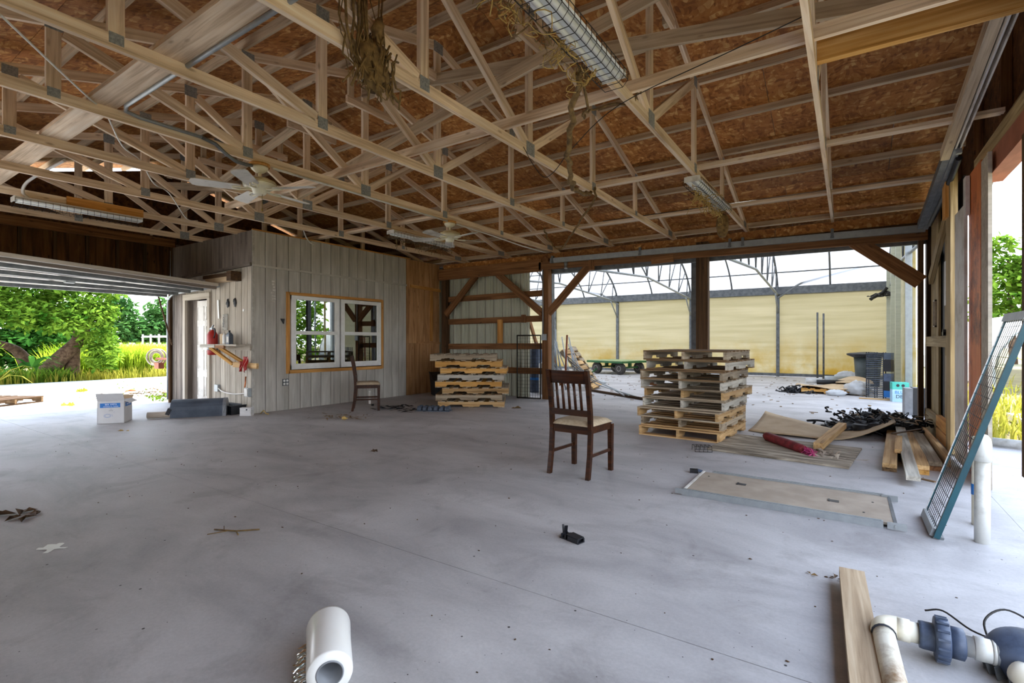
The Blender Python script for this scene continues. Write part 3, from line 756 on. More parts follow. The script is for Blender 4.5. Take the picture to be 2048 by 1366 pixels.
# ------------------------------------------------------------------ plants outside
def leaf_cloud(mb, n, blobs, size, rg, droop=.3):
    """n leaves spread over the shells of ellipsoid blobs ((x,y,z),(rx,ry,rz))"""
    wts = [b[1][0]*b[1][2]+b[1][1]*b[1][2] for b in blobs]
    for _ in range(n):
        c, r = rg.choices(blobs, wts)[0]
        d = Vector((rg.gauss(0, 1), rg.gauss(0, 1), rg.gauss(0, 1))).normalized(); k = rg.uniform(.55, 1.06)
        p = Vector((c[0]+d.x*r[0]*k, c[1]+d.y*r[1]*k, c[2]+d.z*r[2]*k))
        s = size*rg.uniform(.6, 1.3)
        a = Vector((rg.gauss(0, 1), rg.gauss(0, 1), rg.gauss(0, .5)-droop)).normalized(); X, Y, Z = frame(a, (rg.gauss(0, .5), rg.gauss(0, .5), 1))
        mb.add([p, p+X*s*.5+Y*s*.28, p+X*s-Z*s*.08, p+X*s*.5-Y*s*.28], [(0, 1, 2, 3)])
def tree(name, label, trunks, blobs, n, size, leafmat, seed, group=None, cat='tree'):
    rg = random.Random(seed); base = Vector(trunks[0][0][0]); base.z = 0
    t = thing(name, label, cat, base, 0, group)
    rel = lambda p: Vector(p)-base
    for pts, rad in trunks:
        MB().tube(smooth_path([rel(p) for p in pts], 3), [rad*(1-.6*i/(3*(len(pts)-1))) for i in range(3*(len(pts)-1)+1)], 8).build('trunk', 'bark', t)
    m = MB(); leaf_cloud(m, n, [(rel(c), r) for c, r in blobs], size, rg); m.build('crown', leafmat, t)
    return t
g1 = 'trees seen through the garage opening'
tree('broadleaf_tree', 'leafy broad tree with thick leaning trunk beyond the sunny yard', [([(-20.9, 4.75, -.1), (-20.7, 5.2, .6), (-20.5, 5.75, 1.4), (-20.4, 5.9, 2.4)], .3), ([(-21.1, 4.6, .5), (-21.2, 4.35, .95), (-21.3, 3.9, 1.2)], .2), ([(-20.8, 5.55, -.1), (-20.7, 5.6, .8), (-20.6, 5.7, 1.7)], .24)],
     [((-20.7, 4.4, 3.0), (1.4, 1.2, .9)), ((-20.4, 5.5, 2.5), (1.2, .9, .7)), ((-21.1, 3.4, 3.2), (1.2, 1.2, 1.0)), ((-20.4, 4.9, 3.9), (1.5, 1.5, .7)), ((-20.1, 6.0, 1.5), (.7, .5, .7)), ((-20.1, 6.3, 2.9), (.8, .5, .3)), ((-19.8, 6.1, .8), (.5, .45, .5)), ((-19.7, 4.2, 2.0), (.6, .7, .5)), ((-19.6, 5.1, 1.9), (.6, .7, .5)), ((-19.7, 5.8, 2.1), (.6, .6, .4)), ((-19.8, 3.4, 2.2), (.6, .6, .5)), ((-20.0, 6.2, 2.2), (.6, .4, .3))], 15000, .17, 'leaf', 3, g1)
tree('broadleaf_tree', 'bright bushy tree at the frame edge left of the leaning trunk', [([(-19.6, 2.9, -.1), (-19.6, 2.9, 1.6)], .14)], [((-19.6, 2.8, 2.2), (1.0, 1.0, .9)), ((-19.5, 3.1, 1.2), (.7, .6, .6)), ((-19.8, 2.2, 3.1), (1.1, 1.2, .8))], 5000, .15, 'leaf', 5, g1)
for i, (x, y, h) in enumerate(((-27, 3.0, 2.9), (-28, 5.2, 3.4), (-27, 6.7, 2.3))):
    tree('broadleaf_tree', ['shaded green tree filling in behind the frame-edge bush', 'shaded green tree directly behind the leaning trunk', 'shaded green tree behind the fern thicket'][i], [([(x, y, -.1), (x, y, h*.5)], .18)],
         [((x, y, h*.25), (1.5, 1.7, h*.25)), ((x, y, h*.55), (1.6, 1.8, h*.3)), ((x, y, h*.85), (1.2, 1.3, h*.2))], 2600, .3, 'leaf_dark', 90+i, g1)
rg = random.Random(11)
FL = ['far dark tree glimpsed at the frame edge through the yard tree', 'far rounded tree hidden mostly behind the broad yard tree', 'far tree rising right beside the broad yard tree crown', 'tallest rounded tree of the far wood line above the benches', 'far spreading tree left of the slanting pole', 'far tree crown cut by the garage door jamb']
for i, a in enumerate((171, 167.5, 164.2, 161.4, 158.8, 156)):
    a = R(a); d = 64+rg.uniform(-3, 3); x, y = d*cos(a), d*sin(a); h = rg.uniform(5.6, 6.6); r = rg.uniform(2.0, 2.5)
    tree('distant_tree', FL[i], [([(x, y, -.1), (x, y, h*.6)], .3)],
         [((x+rg.uniform(-.7, .7), y+rg.uniform(-.7, .7), h*(.2+.2*k)), (r*(1.1-.12*k), r*(1.1-.12*k), h*.2)) for k in range(4)], 2600, .6, 'leaf_far', 40+i, 'far wood line')
def blades(mb, n, fn, h, w, rg, lean=.35):
    for _ in range(n):
        p = Vector(fn()); a = rg.uniform(0, 2*pi); H_ = h*rg.uniform(.45, 1.2); d = Vector((cos(a), sin(a), 0)); s = Vector((-sin(a), cos(a), 0))*w*rg.uniform(.6, 1.3)
        t = lean*H_*rg.uniform(.3, 1.4); mid = p+Vector((0, 0, H_*.6))+d*t*.35; tip = p+Vector((0, 0, H_*.95))+d*t
        mb.add([p-s, p+s, mid+s*.8, mid-s*.8, tip], [(0, 1, 2, 3), (3, 2, 4)])
rg = random.Random(21)
m = MB(); blades(m, 5200, lambda: (-19.75-abs(rg.gauss(0, 1.6)), rg.uniform(-4, 12), -.08), .42, .016, rg)
tag(m.build('grass', 'grass'), 'tall yellow-green grass along the far edge of the sunny yard', 'grass', kind='stuff')
m = MB(); blades(m, 6000, lambda: (-20.9-abs(rg.gauss(0, 1.5)), rg.choice((6.1, 6.9, 7.4, 7.9, 8.3, 9.2))+rg.gauss(0, .35), -.08), 1.15, .022, rg, .5)
tag(m.build('ferns', 'fernleaf'), 'bright green fern thicket in front of the plant benches', 'ferns', kind='stuff')
m = MB(); blades(m, 1300, lambda: (-20.0-abs(rg.gauss(0, .6)), rg.uniform(2.6, 5.4), -.08), .5, .02, rg, .7)
tag(m.build('weeds', 'leaf'), 'mixed weeds growing under the leaning tree trunk', 'weeds', kind='stuff')
def rosette(label, c, n, L, w, mat, seed, lift=.7):
    rg = random.Random(seed); t = thing('broad_leaf_plant', label, 'plant', c)
    for k in range(n):
        a = 2.4*k+rg.uniform(-.3, .3); e = lift*rg.uniform(.5, 1.2); d = Vector((cos(a), sin(a), 0)); s = Vector((-sin(a), cos(a), 0)); L_ = L*rg.uniform(.8, 1.15)
        pts = [d*(L_*u)+Vector((0, 0, .1+L_*(e*u*1.5-1.1*u*u*.8))) for u in (0, .35, .7, 1)]
        mb = MB(); vs = []
        for p, q_ in zip(pts, (.3, 1, .8, .03)): vs += [p-s*w*q_, p+s*w*q_]
        mb.add(vs, [(0, 1, 3, 2), (2, 3, 5, 4), (4, 5, 7, 6)]).build('leaf', mat, t)
    return t
rosette('dark green rosette plant with broad pointed leaves by the trunk', (-19.5, 4.35, .35), 13, .85, .07, 'leaf_dark', 2)
rosette('spiky yellow-green plant at the yard edge by the rosette', (-19.4, 3.6, 0), 11, 1.0, .035, 'grass', 4, 1.0)
m = MB(); 
sv = thing('trailing_shrub', 'low creeping shrub spilling onto the slab beside the door jamb', 'shrub', (-11.75, 4.75, 0))
leaf_cloud(m, 700, [((.05, .15, .08), (.35, .6, .1)), ((-.1, .5, .15), (.3, .5, .2))], .085, rg); m.build('foliage', 'leaf', sv)
m = MB()
for k in range(26):
    a = rg.uniform(0, 2*pi); L = rg.uniform(.5, 1.5); d = Vector((cos(a)*.6-.45, sin(a)*.6-.1, 0)).normalized()
    m.tube([d*L*u+Vector((0, 0, .05+.45*u*(1.25-u)*rg.uniform(.5, 1.1))) for u in (0, .3, .6, 1)], .006, 4)
m.build('stem', 'vine', sv)
m = MB()
for _ in range(160):
    a = rg.uniform(0, 2*pi); L = rg.uniform(.4, 1.3); p = Vector((cos(a)*.5*L-.35*L, sin(a)*.6*L, rg.uniform(.05, .4))); s = .05
    X, Y, Z = frame((rg.gauss(0, 1), rg.gauss(0, 1), rg.gauss(0, .5)), (0, 0, 1)); m.add([p, p+X*s*.5+Y*s*.3, p+X*s, p+X*s*.5-Y*s*.3], [(0, 1, 2, 3)])
m.build('sprig', 'leaf', sv)

def bench(label, c, w, d, h, nx, ny):
    t = thing('plant_bench', label, 'bench', c)
    for i in range(nx+1):
        beam('slat', (-.2, -w/2+w*i/nx, h), (-d-.2, -w/2+w*i/nx, h), .07, .05, 'siding_grey', t)
    for j in range(ny+1):
        beam('rail', (-d*j/ny, -w/2, h+.07), (-d*j/ny, w/2, h+.07), .07, .08, 'siding_grey', t)
        for i in range(0, nx+1, 2):
            beam('leg', (-d*j/ny, -w/2+w*i/nx, -c[2]-.1), (-d*j/ny, -w/2+w*i/nx, h+.2), .09, .09, 'siding_grey', t)
    return t
bench('weathered white plant bench behind the ferns, nearer of the two', (-26.5, 11.2, 0), 8.5, 6, .95, 12, 4)
bench('weathered white plant bench behind the ferns, farther of the two', (-35, 19, 0), 9, 5, 1.5, 12, 4)

# to the right of the building
tree('broadleaf_tree', 'airy light green tree rising behind the white hoop house', [([(7.9, 40, -.1), (7.8, 40, 3), (7.7, 40, 6)], .2)],
     [((7.3, 40, 6.9), (.8, .8, .5)), ((7.5, 40, 5.8), (1.2, 1.2, .5)), ((7.6, 40, 4.8), (1.5, 1.4, .5)), ((7.6, 40, 3.7), (1.7, 1.6, .6)), ((8.6, 40, 5), (1.2, 1.2, 1.2)), ((7.4, 40, 2.8), (1.6, 1.4, .5))], 2600, .42, 'leaf', 9)
hh = thing('hoop_house', 'white film hoop house beyond the grass outside the right opening', 'greenhouse', (5.7, 19, 0))
MB().sheet(14, 8, lambda u, v: (2.6*cos(pi*u), -1.5+16*v, .5+1.75*sin(pi*u)), True).build('cover', 'bag', hh)
for k in range(5):
    MB().tube([(2.58*cos(pi*u/12), -1.5+4*k, .5+1.73*sin(pi*u/12)) for u in range(13)], .025, 6).build('hoop', 'galv', hh)
for s in (-1, 1):
    MB().span((s*2.6-.03, -1.5, 0), (s*2.6+.03, 14.5, .55)).build('side_board', 'galv', hh)
m = MB(); blades(m, 5200, lambda: (rg.uniform(1.4, 9), 8.3+abs(rg.gauss(0, 4)), -.08), .3, .014, rg, .5)
tag(m.build('grass', 'grass'), 'rough sunlit grass outside the right-hand opening', 'grass', kind='stuff')
rosette('arching long-leaved plant in the grass by the hoop house', (3.0, 11.8, 0), 16, .9, .03, 'fernleaf', 14, 1.1)
for i, (x, y, h) in enumerate(((13, 19, 4.6), (16, 13, 4.8), (15, 7, 4.4))):
    tree('bushy_tree', ['bushy tree past the hoop house, mirrored in the office windows', 'broad bushy tree on the grass east of the slab edge', 'bushy tree on the grass nearest the open gable side'][i], [([(x, y, -.1), (x, y, h*.6)], .2)],
         [((x+rg.uniform(-.6, .6), y+rg.uniform(-.6, .6), h*(.25+.2*k)), (2.4-.4*k, 2.4-.4*k, h*.22)) for k in range(4)], 1800, .4, 'leaf', 70+i, 'trees outside on the right')
def tube_thing(name, label, cat, pts, r, mat, n=10, group=None, base=None):
    b = Vector(base if base else pts[0]); o = MB().tube([Vector(p)-b for p in pts], r, n).build(name, mat, None, b); return tag(o, label, cat, group)
pp = thing('drain_pipe', 'white pipe with collar lying across the slab edge outside', 'pipe', (1.75, 7.7, 0))
MB().tube([(-.45, .25, .05), (.9, -.1, .05)], .05, 12).build('pipe', 'pvc', pp)
MB().tube([(.05, .12, .05), (.2, .08, .05)], .062, 12).build('collar', 'pvc', pp)
ds = tag(MB().box((0, 0, 0), (.7, 2.2, .1)).build('concrete_block', 'yard', None, (2.5, 10.2, 0)), 'low pale concrete block lying in the grass outside', 'block')
# ------------------------------------------------------------------ pallets
def pallet(name, label, cat, mats, loc, rotz, seed, group=None, L=1.22, W=1.02, nt=7, nb=5):
    """stringers along local Y, deck boards along local X"""
    rg = random.Random(seed); t = thing(name, label, cat, loc, rotz, group)
    H_ = .089; n0, n1 = .15, .41
    prof = [(-L/2, 0), (-n1, 0), (-n1+.02, .035), (-n0-.02, .035), (-n0, 0), (n0, 0), (n0+.02, .035), (n1-.02, .035), (n1, 0), (L/2, 0), (L/2, H_), (-L/2, H_)]
    for i, x in enumerate((-W/2+.02, 0, W/2-.02)):
        m = Matrix(((0, 0, 1, x-.019), (1, 0, 0, 0), (0, 1, 0, .016), (0, 0, 0, 1)))
        # grain along local Y: build lying along X then turn
        o = MB().prism([(a, b_-H_/2) for a, b_ in prof], .038, Matrix(((1, 0, 0, 0), (0, 0, -1, .019), (0, 1, 0, 0), (0, 0, 0, 1)))).build('stringer', mats[0], t)
        o.matrix_basis = Matrix.Translation((x, 0, .016+H_/2)) @ Matrix.Rotation(pi/2, 4, 'Z')
    for k in range(nt):
        w = .13 if k in (0, nt-1) else rg.choice((.09, .1, .12)); y = -L/2+w/2+(L-w)*k/(nt-1)+(0 if k in (0, nt-1) else rg.uniform(-.012, .012))
        beam('deck_board', (-W/2-rg.uniform(0, .008), y, .016+H_+.008), (W/2+rg.uniform(0, .008), y, .016+H_+.008), w, .016, mats[1], t)
    for k in range(nb):
        w = .12 if k in (0, nb-1) else .09; y = -L/2+w/2+(L-w)*k/(nb-1)
        if abs(abs(y)-.28) < .1: continue
        beam('bottom_board', (-W/2, y, .008), (W/2, y, .008), w, .016, mats[1], t)
    return t
def stack(n, c, rot, matl, labels, jit, group, seed, W=1.02, L=1.22):
    rg = random.Random(seed)
    for k in range(n):
        j = jit[k] if k < len(jit) else (0, 0, 0)
        pallet('pallet', labels[k], 'pallet', matl[k], (c[0]+j[0], c[1]+j[1], .122*k), R(rot+j[2]), seed+k, group, L, W)
lv = ['lowest pallet of the tall stack beside the dining chair', 'second pallet from the floor in the stack beside the dining chair', 'third pallet from the floor in the stack beside the dining chair',
      'fourth pallet up, beside the dining chair, with grey weathered boards', 'middle pallet, fifth up, jutting out of the stack beside the dining chair', 'sixth pallet up in the stack beside the dining chair',
      'seventh pallet up, third from the top, in the stack beside the dining chair', 'second pallet from the top in the stack beside the dining chair', 'dark weathered top pallet of the stack beside the dining chair']
stack(9, (-1.72, 6.95), -4, [('pallet_a', 'pallet_a'), ('pallet_b', 'pallet_a'), ('pallet_a', 'pallet_b'), ('pallet_w', 'pallet_b'), ('pallet_a', 'pallet_b'), ('pallet_w', 'pallet_b'), ('pallet_b', 'pallet_d'), ('pallet_w', 'pallet_d'), ('pallet_b', 'pallet_d')], lv,
      [(0, 0, 0), (.0, .06, 1), (.0, -.04, -1), (.02, .06, 1.5), (.05, .1, -2), (.02, .0, 1), (.04, -.06, 0), (.1, .02, -1), (.06, -.02, 1)], 'pallets stacked beside the dining chair', 100)
lv = ['bottom pallet of the stack by the brown plywood wall', 'brown-grey pallet second from the floor by the brown plywood wall', 'pale pallet with a blue mark, third up, by the brown plywood wall', 'yellow pallet fourth up by the brown plywood wall',
      'whitish-grey pallet fifth up by the brown plywood wall', 'yellow pallet with dark smear, sixth up, by the brown plywood wall', 'bright yellow pallet second from top by the brown plywood wall', 'grey weathered top pallet by the brown plywood wall']
stack(8, (-6.02, 7.66), -56.5, [('pallet_a', 'pallet_b'), ('pallet_b', 'pallet_d'), ('pallet_a', 'pallet_b'), ('pallet_c', 'pallet_b'), ('pallet_w', 'pallet_b'), ('pallet_c', 'pallet_b'), ('pallet_c', 'pallet_a'), ('pallet_b', 'pallet_b')], lv,
      [(.0, 0, 0), (-.05, -.03, 2), (.06, .05, 0), (-.05, -.03, 1), (-.01, 0, 0), (.04, .03, -1), (-.04, -.03, 0), (-.13, -.08, 1)], 'pallets stacked by the brown plywood wall', 200)
pallet('pallet', 'grey pallet lying out on the sunny yard by the garage opening', 'pallet', ('pallet_d', 'post_dark'), (-13.72, 2.42, 0), R(-62), 301)
pl = pallet('pallet', 'yellow pallet buried under cardboard on the greenhouse floor', 'pallet', ('pallet_c', 'pallet_c'), (-.32, 14.1, 0), R(92), 302)
lp = pallet('pallet', 'broken pallet leaning steeply in the greenhouse behind the corner post', 'pallet', ('pallet_b', 'pallet_a'), (-5.75, 11.7, .46), 0, 303)
lp.rotation_euler = (R(4), R(52), R(8)); lp.rotation_euler = (Matrix.Rotation(R(12), 3, 'Z') @ Matrix.Rotation(R(50), 3, 'Y') @ Matrix.Rotation(R(90), 3, 'Z')).to_euler()
lp2 = pallet('pallet', 'second leaning pallet, just behind the broken one in the greenhouse', 'pallet', ('pallet_d', 'pallet_b'), (-6.05, 12.5, .5), 0, 304)
lp2.rotation_euler = (Matrix.Rotation(R(20), 3, 'Z') @ Matrix.Rotation(R(56), 3, 'Y') @ Matrix.Rotation(R(90), 3, 'Z')).to_euler()
lone_beam('loose_board', 'short brown board poking out of the middle of the chair-side pallet stack', 'board', (-2.5, 7.2, .60), (-2.02, 7.1, .60), .09, .04, 'beam_brown')

# ------------------------------------------------------------------ chairs
def chair(label, loc, rotz, seatmat):
    t = thing('dining_chair', label, 'chair', loc, rotz)
    for s in (-1, 1):
        x = s*.2
        pr_ = [(-.235, 0), (-.2, .2), (-.185, .42), (-.195, .6), (-.225, .8), (-.255, .955)]
        w = .02; pl_ = [(y-w, z) for y, z in pr_]+[(y+w, z) for y, z in reversed(pr_)]
        o = MB().prism(pl_, .036, Matrix(((0, 0, 1, x-.018), (1, 0, 0, 0), (0, 1, 0, 0), (0, 0, 0, 1)))).build('back_leg', 'chair_wood', t)
        MB().box((0, 0, 0), (.038, .04, .44), None, 1.15).build('front_leg', 'chair_wood', t, (x*.99, .205, .22))
        MB().span((x-.012, -.17, .395), (x+.012, .19, .455)).build('apron', 'chair_wood', t)
        MB().bar((x, -.19, .20), (x, .19, .20), .018, .03).build('stretcher', 'chair_wood', t)
    MB().span((-.18, -.2, .385), (.18, -.178, .455)).build('apron', 'chair_wood', t)
    MB().span((-.18, .185, .395), (.18, .21, .455)).build('apron', 'chair_wood', t)
    def arc_(x): return -.02*(1-(x/.2)**2)
    MB().sheet(8, 1, lambda u, v: (-.185+.37*u, -.235-.02*v+arc_(-.185+.37*u), .835+.115*v), False).sheet(8, 1, lambda u, v: (-.185+.37*u, -.213-.02*v+arc_(-.185+.37*u), .835+.115*v), False).sheet(8, 1, lambda u, v: (-.185+.37*u, -.255+.022*v+arc_(-.185+.37*u), .95), False).sheet(8, 1, lambda u, v: (-.185+.37*u, -.235+.022*v+arc_(-.185+.37*u), .835), False).build('top_rail', 'chair_wood', t)
    MB().span((-.185, -.215, .545), (.185, -.19, .60)).build('lower_rail', 'chair_wood', t)
    for k in range(5):
        x = -.122+.061*k
        MB().tube([(x, -.202, .59), (x, -.218, .7), (x, -.242, .845)], .013, 6).build('spindle', 'chair_wood', t)
    m = MB()
    def cu(u, v):
        a, b_ = u*2-1, v*2-1; e_ = max(0, 1-abs(a)**6)*max(0, 1-abs(b_)**6)
        return (a*.205, b_*.215-.0+.012, .458+.045*e_**.5)
    m.sheet(14, 14, cu, True, .004).build('seat', seatmat, t)
    return t
chair('dark wooden dining chair with beige seat standing alone mid-floor', (-2.07, 4.26, 0), R(-4), 'seat')
chair('dusty dining chair standing before the office windows', (-7.12, 6.0, 0), R(-42), 'seat')

# ------------------------------------------------------------------ on the floor near the middle and right
pw = tag(beam('plywood_sheet', (-1.25, 6.40, .012), (.07, 6.30, .012), 1.12, .02, 'ply_weathered', None), 'weathered plywood sheet with swirling grain flat on the floor', 'plywood')
pw.rotation_euler.z += R(-2)
cs = MB().sheet(28, 8, lambda u, v: (-1.12+1.62*u+.06*v*(1-u), 7.42-.5*math.sin(u*pi*.62)*1.0+.95*u**2*1.0+(1.2-.75*u)*v, .012+.02*math.sin(u*5)**2+.17*max(0, (u-.62)/.38)**1.6+.13*(1-u)**2*v**2), True, .006)
tag(cs.build('cardboard_sheet', 'card', None), 'large curling sheet of brown cardboard between pallets and lumber', 'cardboard')
lone_beam('lumber_offcut', 'short sawn timber lying across the cardboard and plywood', 'board', (-.27, 6.38, .075), (-.06, 7.86, .115), .09, .07, 'pallet_a')
um = thing('rolled_umbrella', 'flattened dark red rolled umbrella with pink fluffy end on plywood', 'umbrella', (-.55, 6.4, .05))
d = Vector((.47, -.62, 0)).normalized()
MB().tube(smooth_path([d*-.46+Vector((0, 0, .02)), d*-.3+Vector((0, 0, .015)), d*.05+Vector((0, 0, .01)), d*.28], 4), [.04]+[.052]*11+[.045], 10).build('canopy', plain('dark_red_cloth', 0x5c0f16, 0x84202a, 14, .7), um)
m = MB(); rg = random.Random(8)
for k in range(150):
    p = d*rg.uniform(.27, .42); a = Vector((rg.gauss(0, 1), rg.gauss(0, 1), rg.gauss(0, 1))).normalized()*.05
    m.tube([p, p+a*.6, p+a], .0028, 3, False)
M['pink'] = plain('pink_fluff', 0xb8306e, 0xd85c94, 20, .9)
m.build('fluffy_end', 'pink', um)
m = MB()
for k in range(40):
    p = d*rg.uniform(.2, .55)+Vector((rg.uniform(0, .25), rg.uniform(0, .2), -.03)); a = Vector((rg.gauss(0, 1), rg.gauss(0, 1), abs(rg.gauss(0, .3))))*.06
    m.add([p, p+a, p+a+Vector((.03, .01, .01))], [(0, 1, 2)])
m.build('torn_fabric', 'card_grey', um)

pn = thing('panel', 'long brown board panel edged with galvanised rails lying on the floor', 'panel', (-.41, 4.4, 0))
MB().span((-.66, -.33, .018), (.66, .34, .034)).build('board', 'card_grey', pn)
for y, x0, x1 in ((-.345, -.68, .60), (.355, -.60, .64)):
    MB().span((x0, y-.018, 0), (x1, y+.018, .045)).span((x0+.01, y-.005, .045), (x1-.01, y+.005, .05)).build('rail', 'galv', pn)
MB().span((-.685, -.33, .01), (-.665, .36, .036)).build('edge_strip', 'white_dirty', pn)
MB().span((.655, -.33, .0), (.675, .34, .036)).build('edge_strip', 'steel_dark', pn)
for x, y in ((-.68, -.36), (.67, -.37), (.67, .33)):
    MB().span((x-.05, y-.006, .008), (x+.05, y+.006, .05)).lathe([(.014, 0), (.014, .01)], (x, y-.01, .028), (0, 1, 0), 10).build('bracket', 'galv', pn)
for x, y in ((-.32, .09), (.32, .0)):
    MB().span((x-.035, y-.03, .0335), (x+.035, y+.03, .0355)).box((x-.028, y, .037), (.012, .06, .005)).build('hand_hole', 'black', pn)
for x, y in ((.56, .12), (.5, -.18), (-.6, .2)):
    MB().lathe([(.008, 0), (.006, .003)], (x, y, .034), (0, 0, 1), 8).build('bolt', 'black', pn)

wbk = thing('wire_basket', 'tiny black wire basket lying by the plywood corner', 'basket', (-1.34, 5.78, 0), .5)
m = MB()
for k in range(5):
    x = -.09+.045*k; m.tube([(x, -.06, 0), (x, -.05, .06), (x, .06, .06), (x, .07, 0)], .003, 4)
for y, z in ((-.06, .003), (-.055, .03), (-.05, .06), (0, .06), (.06, .06), (.065, .03)): m.tube([(-.09, y, z), (.09, y, z)], .003, 4)
m.build('wirework', 'wire', wbk)
gd = thing('plastic_clip', 'small dark plastic gadget on the bare floor above the panel', 'clip', (-1.18, 4.78, 0), .3)
MB().box((0, 0, .018), (.07, .04, .036)).build('body', 'black', gd); MB().box((.05, .02, .02), (.05, .035, .02), Euler((0, .3, .3)).to_matrix()).build('flap', 'slate', gd)
cl = thing('broken_bracket', 'broken black plastic bracket alone on the open foreground floor', 'bracket', (-1.4, 2.75, 0), R(-14))
m = MB().span((-.075, -.03, 0), (.075, .03, .006)).span((-.075, .02, 0), (.075, .03, .025)).span((-.01, -.03, 0), (.07, -.022, .028)).box((.03, 0, .032), (.085, .055, .006), Euler((0, .08, 0)).to_matrix())
for x in (-.06, -.03, .015, .05): m.span((x-.004, -.028, 0), (x+.004, .028, .03))
m.build('body', 'black', cl)
MB().bar((-.06, .01, .02), (-.045, .0, .075), .02, .006).bar((-.075, .01, .02), (-.085, .015, .07), .012, .005).build('prong', 'black', cl)

boards = [((.32, 5.84, .02), (.47, 8.1, .02), .11, .04, 'pallet_d', 'stacked board lying lowest next to the cardboard'),
          ((.32, 5.80, .062), (.47, 8.0, .062), .11, .04, 'pallet_a', 'stubby tan board on top beside the cardboard edge'),
          ((.42, 6.37, .105), (.49, 7.3, .105), .06, .04, 'pallet_a', 'short narrow stick on the lumber pile'),
          ((.45, 5.31, .075), (.55, 8.05, .11), .095, .038, 'pallet_w', 'long pale grey board reaching farthest out of the lumber pile'),
          ((.56, 5.86, .02), (.65, 8.05, .02), .1, .038, 'pallet_c', 'yellowish board under the second row of the lumber pile'),
          ((.565, 5.89, .06), (.655, 8.05, .06), .1, .04, 'pallet_a', 'tan board with sawn white end in the lumber pile'),
          ((.68, 6.1, .02), (.72, 8.2, .02), .1, .04, 'beam_brown', 'dark board at the bottom of the lumber pile near the sliding door'),
          ((.68, 6.12, .062), (.72, 8.2, .062), .1, .04, 'pallet_b', 'grey-brown board with knots beside the sliding door'),
          ((.80, 6.35, .06), (.80, 8.25, .06), .04, .12, 'pallet_a', 'board standing on edge along the foot of the sliding door')]
for p, q_, w, h, mt, lb in boards: lone_beam('lumber_board', lb, 'board', p, q_, w, h, mt, group='lumber pile by the sliding door')
lone_beam('iron_bar', 'thin rusty bar lying across the lumber pile', 'bar', (.42, 7.2, .155), (.72, 7.75, .155), .03, .012, 'post_dark')
lone_beam('chip_of_wood', 'small splinter of wood on the floor by the lumber pile', 'splinter', (.54, 5.66, .006), (.62, 5.6, .006), .03, .01, 'pallet_d')

def tangle(mb, n, fn, r, rg, amp, seg=6):
    for _ in range(n):
        p = Vector(fn()); pts = [p]
        for k in range(seg):
            p = p+Vector((rg.gauss(0, amp), rg.gauss(0, amp), rg.gauss(0, amp*.6))); p.z = max(p.z, .006); pts.append(p)
        mb.tube(smooth_path(pts, 3), r*rg.uniform(.6, 1.5), 5)
rg = random.Random(31)
np_ = thing('netting_heap', 'heap of tangled black netting and hose by the grey box', 'netting', (.50, 8.25, 0))
def hump(u, v):
    x, y = -.6+.95*u, -.3+1.0*v; e_ = max(0, 1-((x+.12)/.5)**2)*max(0, 1-((y-.2)/.52)**2)
    return (x, y, .003+.25*e_**.6*(.75+.25*math.sin(19*u+3*v)*math.sin(15*v))+rg.uniform(0, .035)*(e_ > .02))
MB().sheet(26, 24, hump, False).build('netting', 'black_soft', np_)
m = MB(); tangle(m, 160, lambda: (rg.gauss(-.12, .2), rg.gauss(.2, .2), rg.uniform(.06, .2)), .009, rg, .035); tag(m.build('loops', 'black_soft', np_), kind='stuff')
m = MB(); tangle(m, 16, lambda: (rg.gauss(-.15, .2), rg.gauss(.1, .2), rg.uniform(.14, .22)), .006, rg, .04); tag(m.build('pale_straps', 'card_grey', np_), kind='stuff')
fl = thing('hose_bundle', 'flat black strap and hose ends trailing from the netting heap', 'hose', (-.18, 8.3, 0))
MB().bar((-.12, .42, .04), (.25, -.05, .05), .12, .02).bar((.1, .3, .06), (.5, .1, .09), .1, .02).build('strap', 'black_soft', fl)
m = MB(); tangle(m, 30, lambda: (rg.uniform(0, .45), rg.uniform(-.25, .3), .04), .012, rg, .06); tag(m.build('hoses', 'black', fl), kind='stuff')
MB().lathe([(.10, 0), (.11, .12), (.09, .13)], (.33, -.3, 0), (0, 0, 1), 14).build('pot', 'black_soft', fl)
MB().tube(smooth_path([(.0, .1, .05), (.1, .15, .07), (.22, .0, .06), (.4, .1, .1)], 4), .02, 7).build('pale_hose', 'card_grey', fl)
gb = thing('speaker_box', 'grey and black upright box standing by the sliding door edge', 'box', (.86, 10.6, 0), R(4))
MB().span((-.09, -.12, 0), (.02, .12, .44)).build('grey_side', 'grey_plastic', gb); MB().span((.02, -.13, 0), (.2, .13, .45)).build('black_side', 'black', gb)
db = thing('fluid_carton', 'blue and teal carton of fluid with hand holes in the greenhouse', 'carton', (.86, 12.75, 0), R(8))
MB().span((-.135, -.1, 0), (.135, .1, .27)).build('carton', plain('pale_blue_carton', 0x9cc0d8, 0xacd0e4, 5, .5), db)
MB().span((-.136, -.101, .25), (.136, .101, .39)).build('teal_top', plain('teal_card', 0x3cb0a0, 0x52c0b0, 5, .5), db)
for x in (-.045, .04): MB().lathe([(.028, 0), (.028, .004)], (x, -.1, .33), (0, -1, 0), 14).build('hand_hole', 'ink', db)
text('BLUE', .085, 'bluelabel', db, (0, -.103, .19), (pi/2, 0, 0)); text('DEF', .095, 'ink', db, (0, -.103, .105), (pi/2, 0, 0))
rk = thing('plastic_pallet', 'black slotted plastic pallet standing on end by the trash can', 'pallet', (.50, 13.35, 0), R(-25))
for y0 in (-.05, .05):
    MB().span((-.17, y0-.005, 0), (-.15, y0+.005, .98)).span((.15, y0-.005, 0), (.17, y0+.005, .98)).span((-.01, y0-.005, 0), (.01, y0+.005, .98)).build('side_frame', 'black', rk)
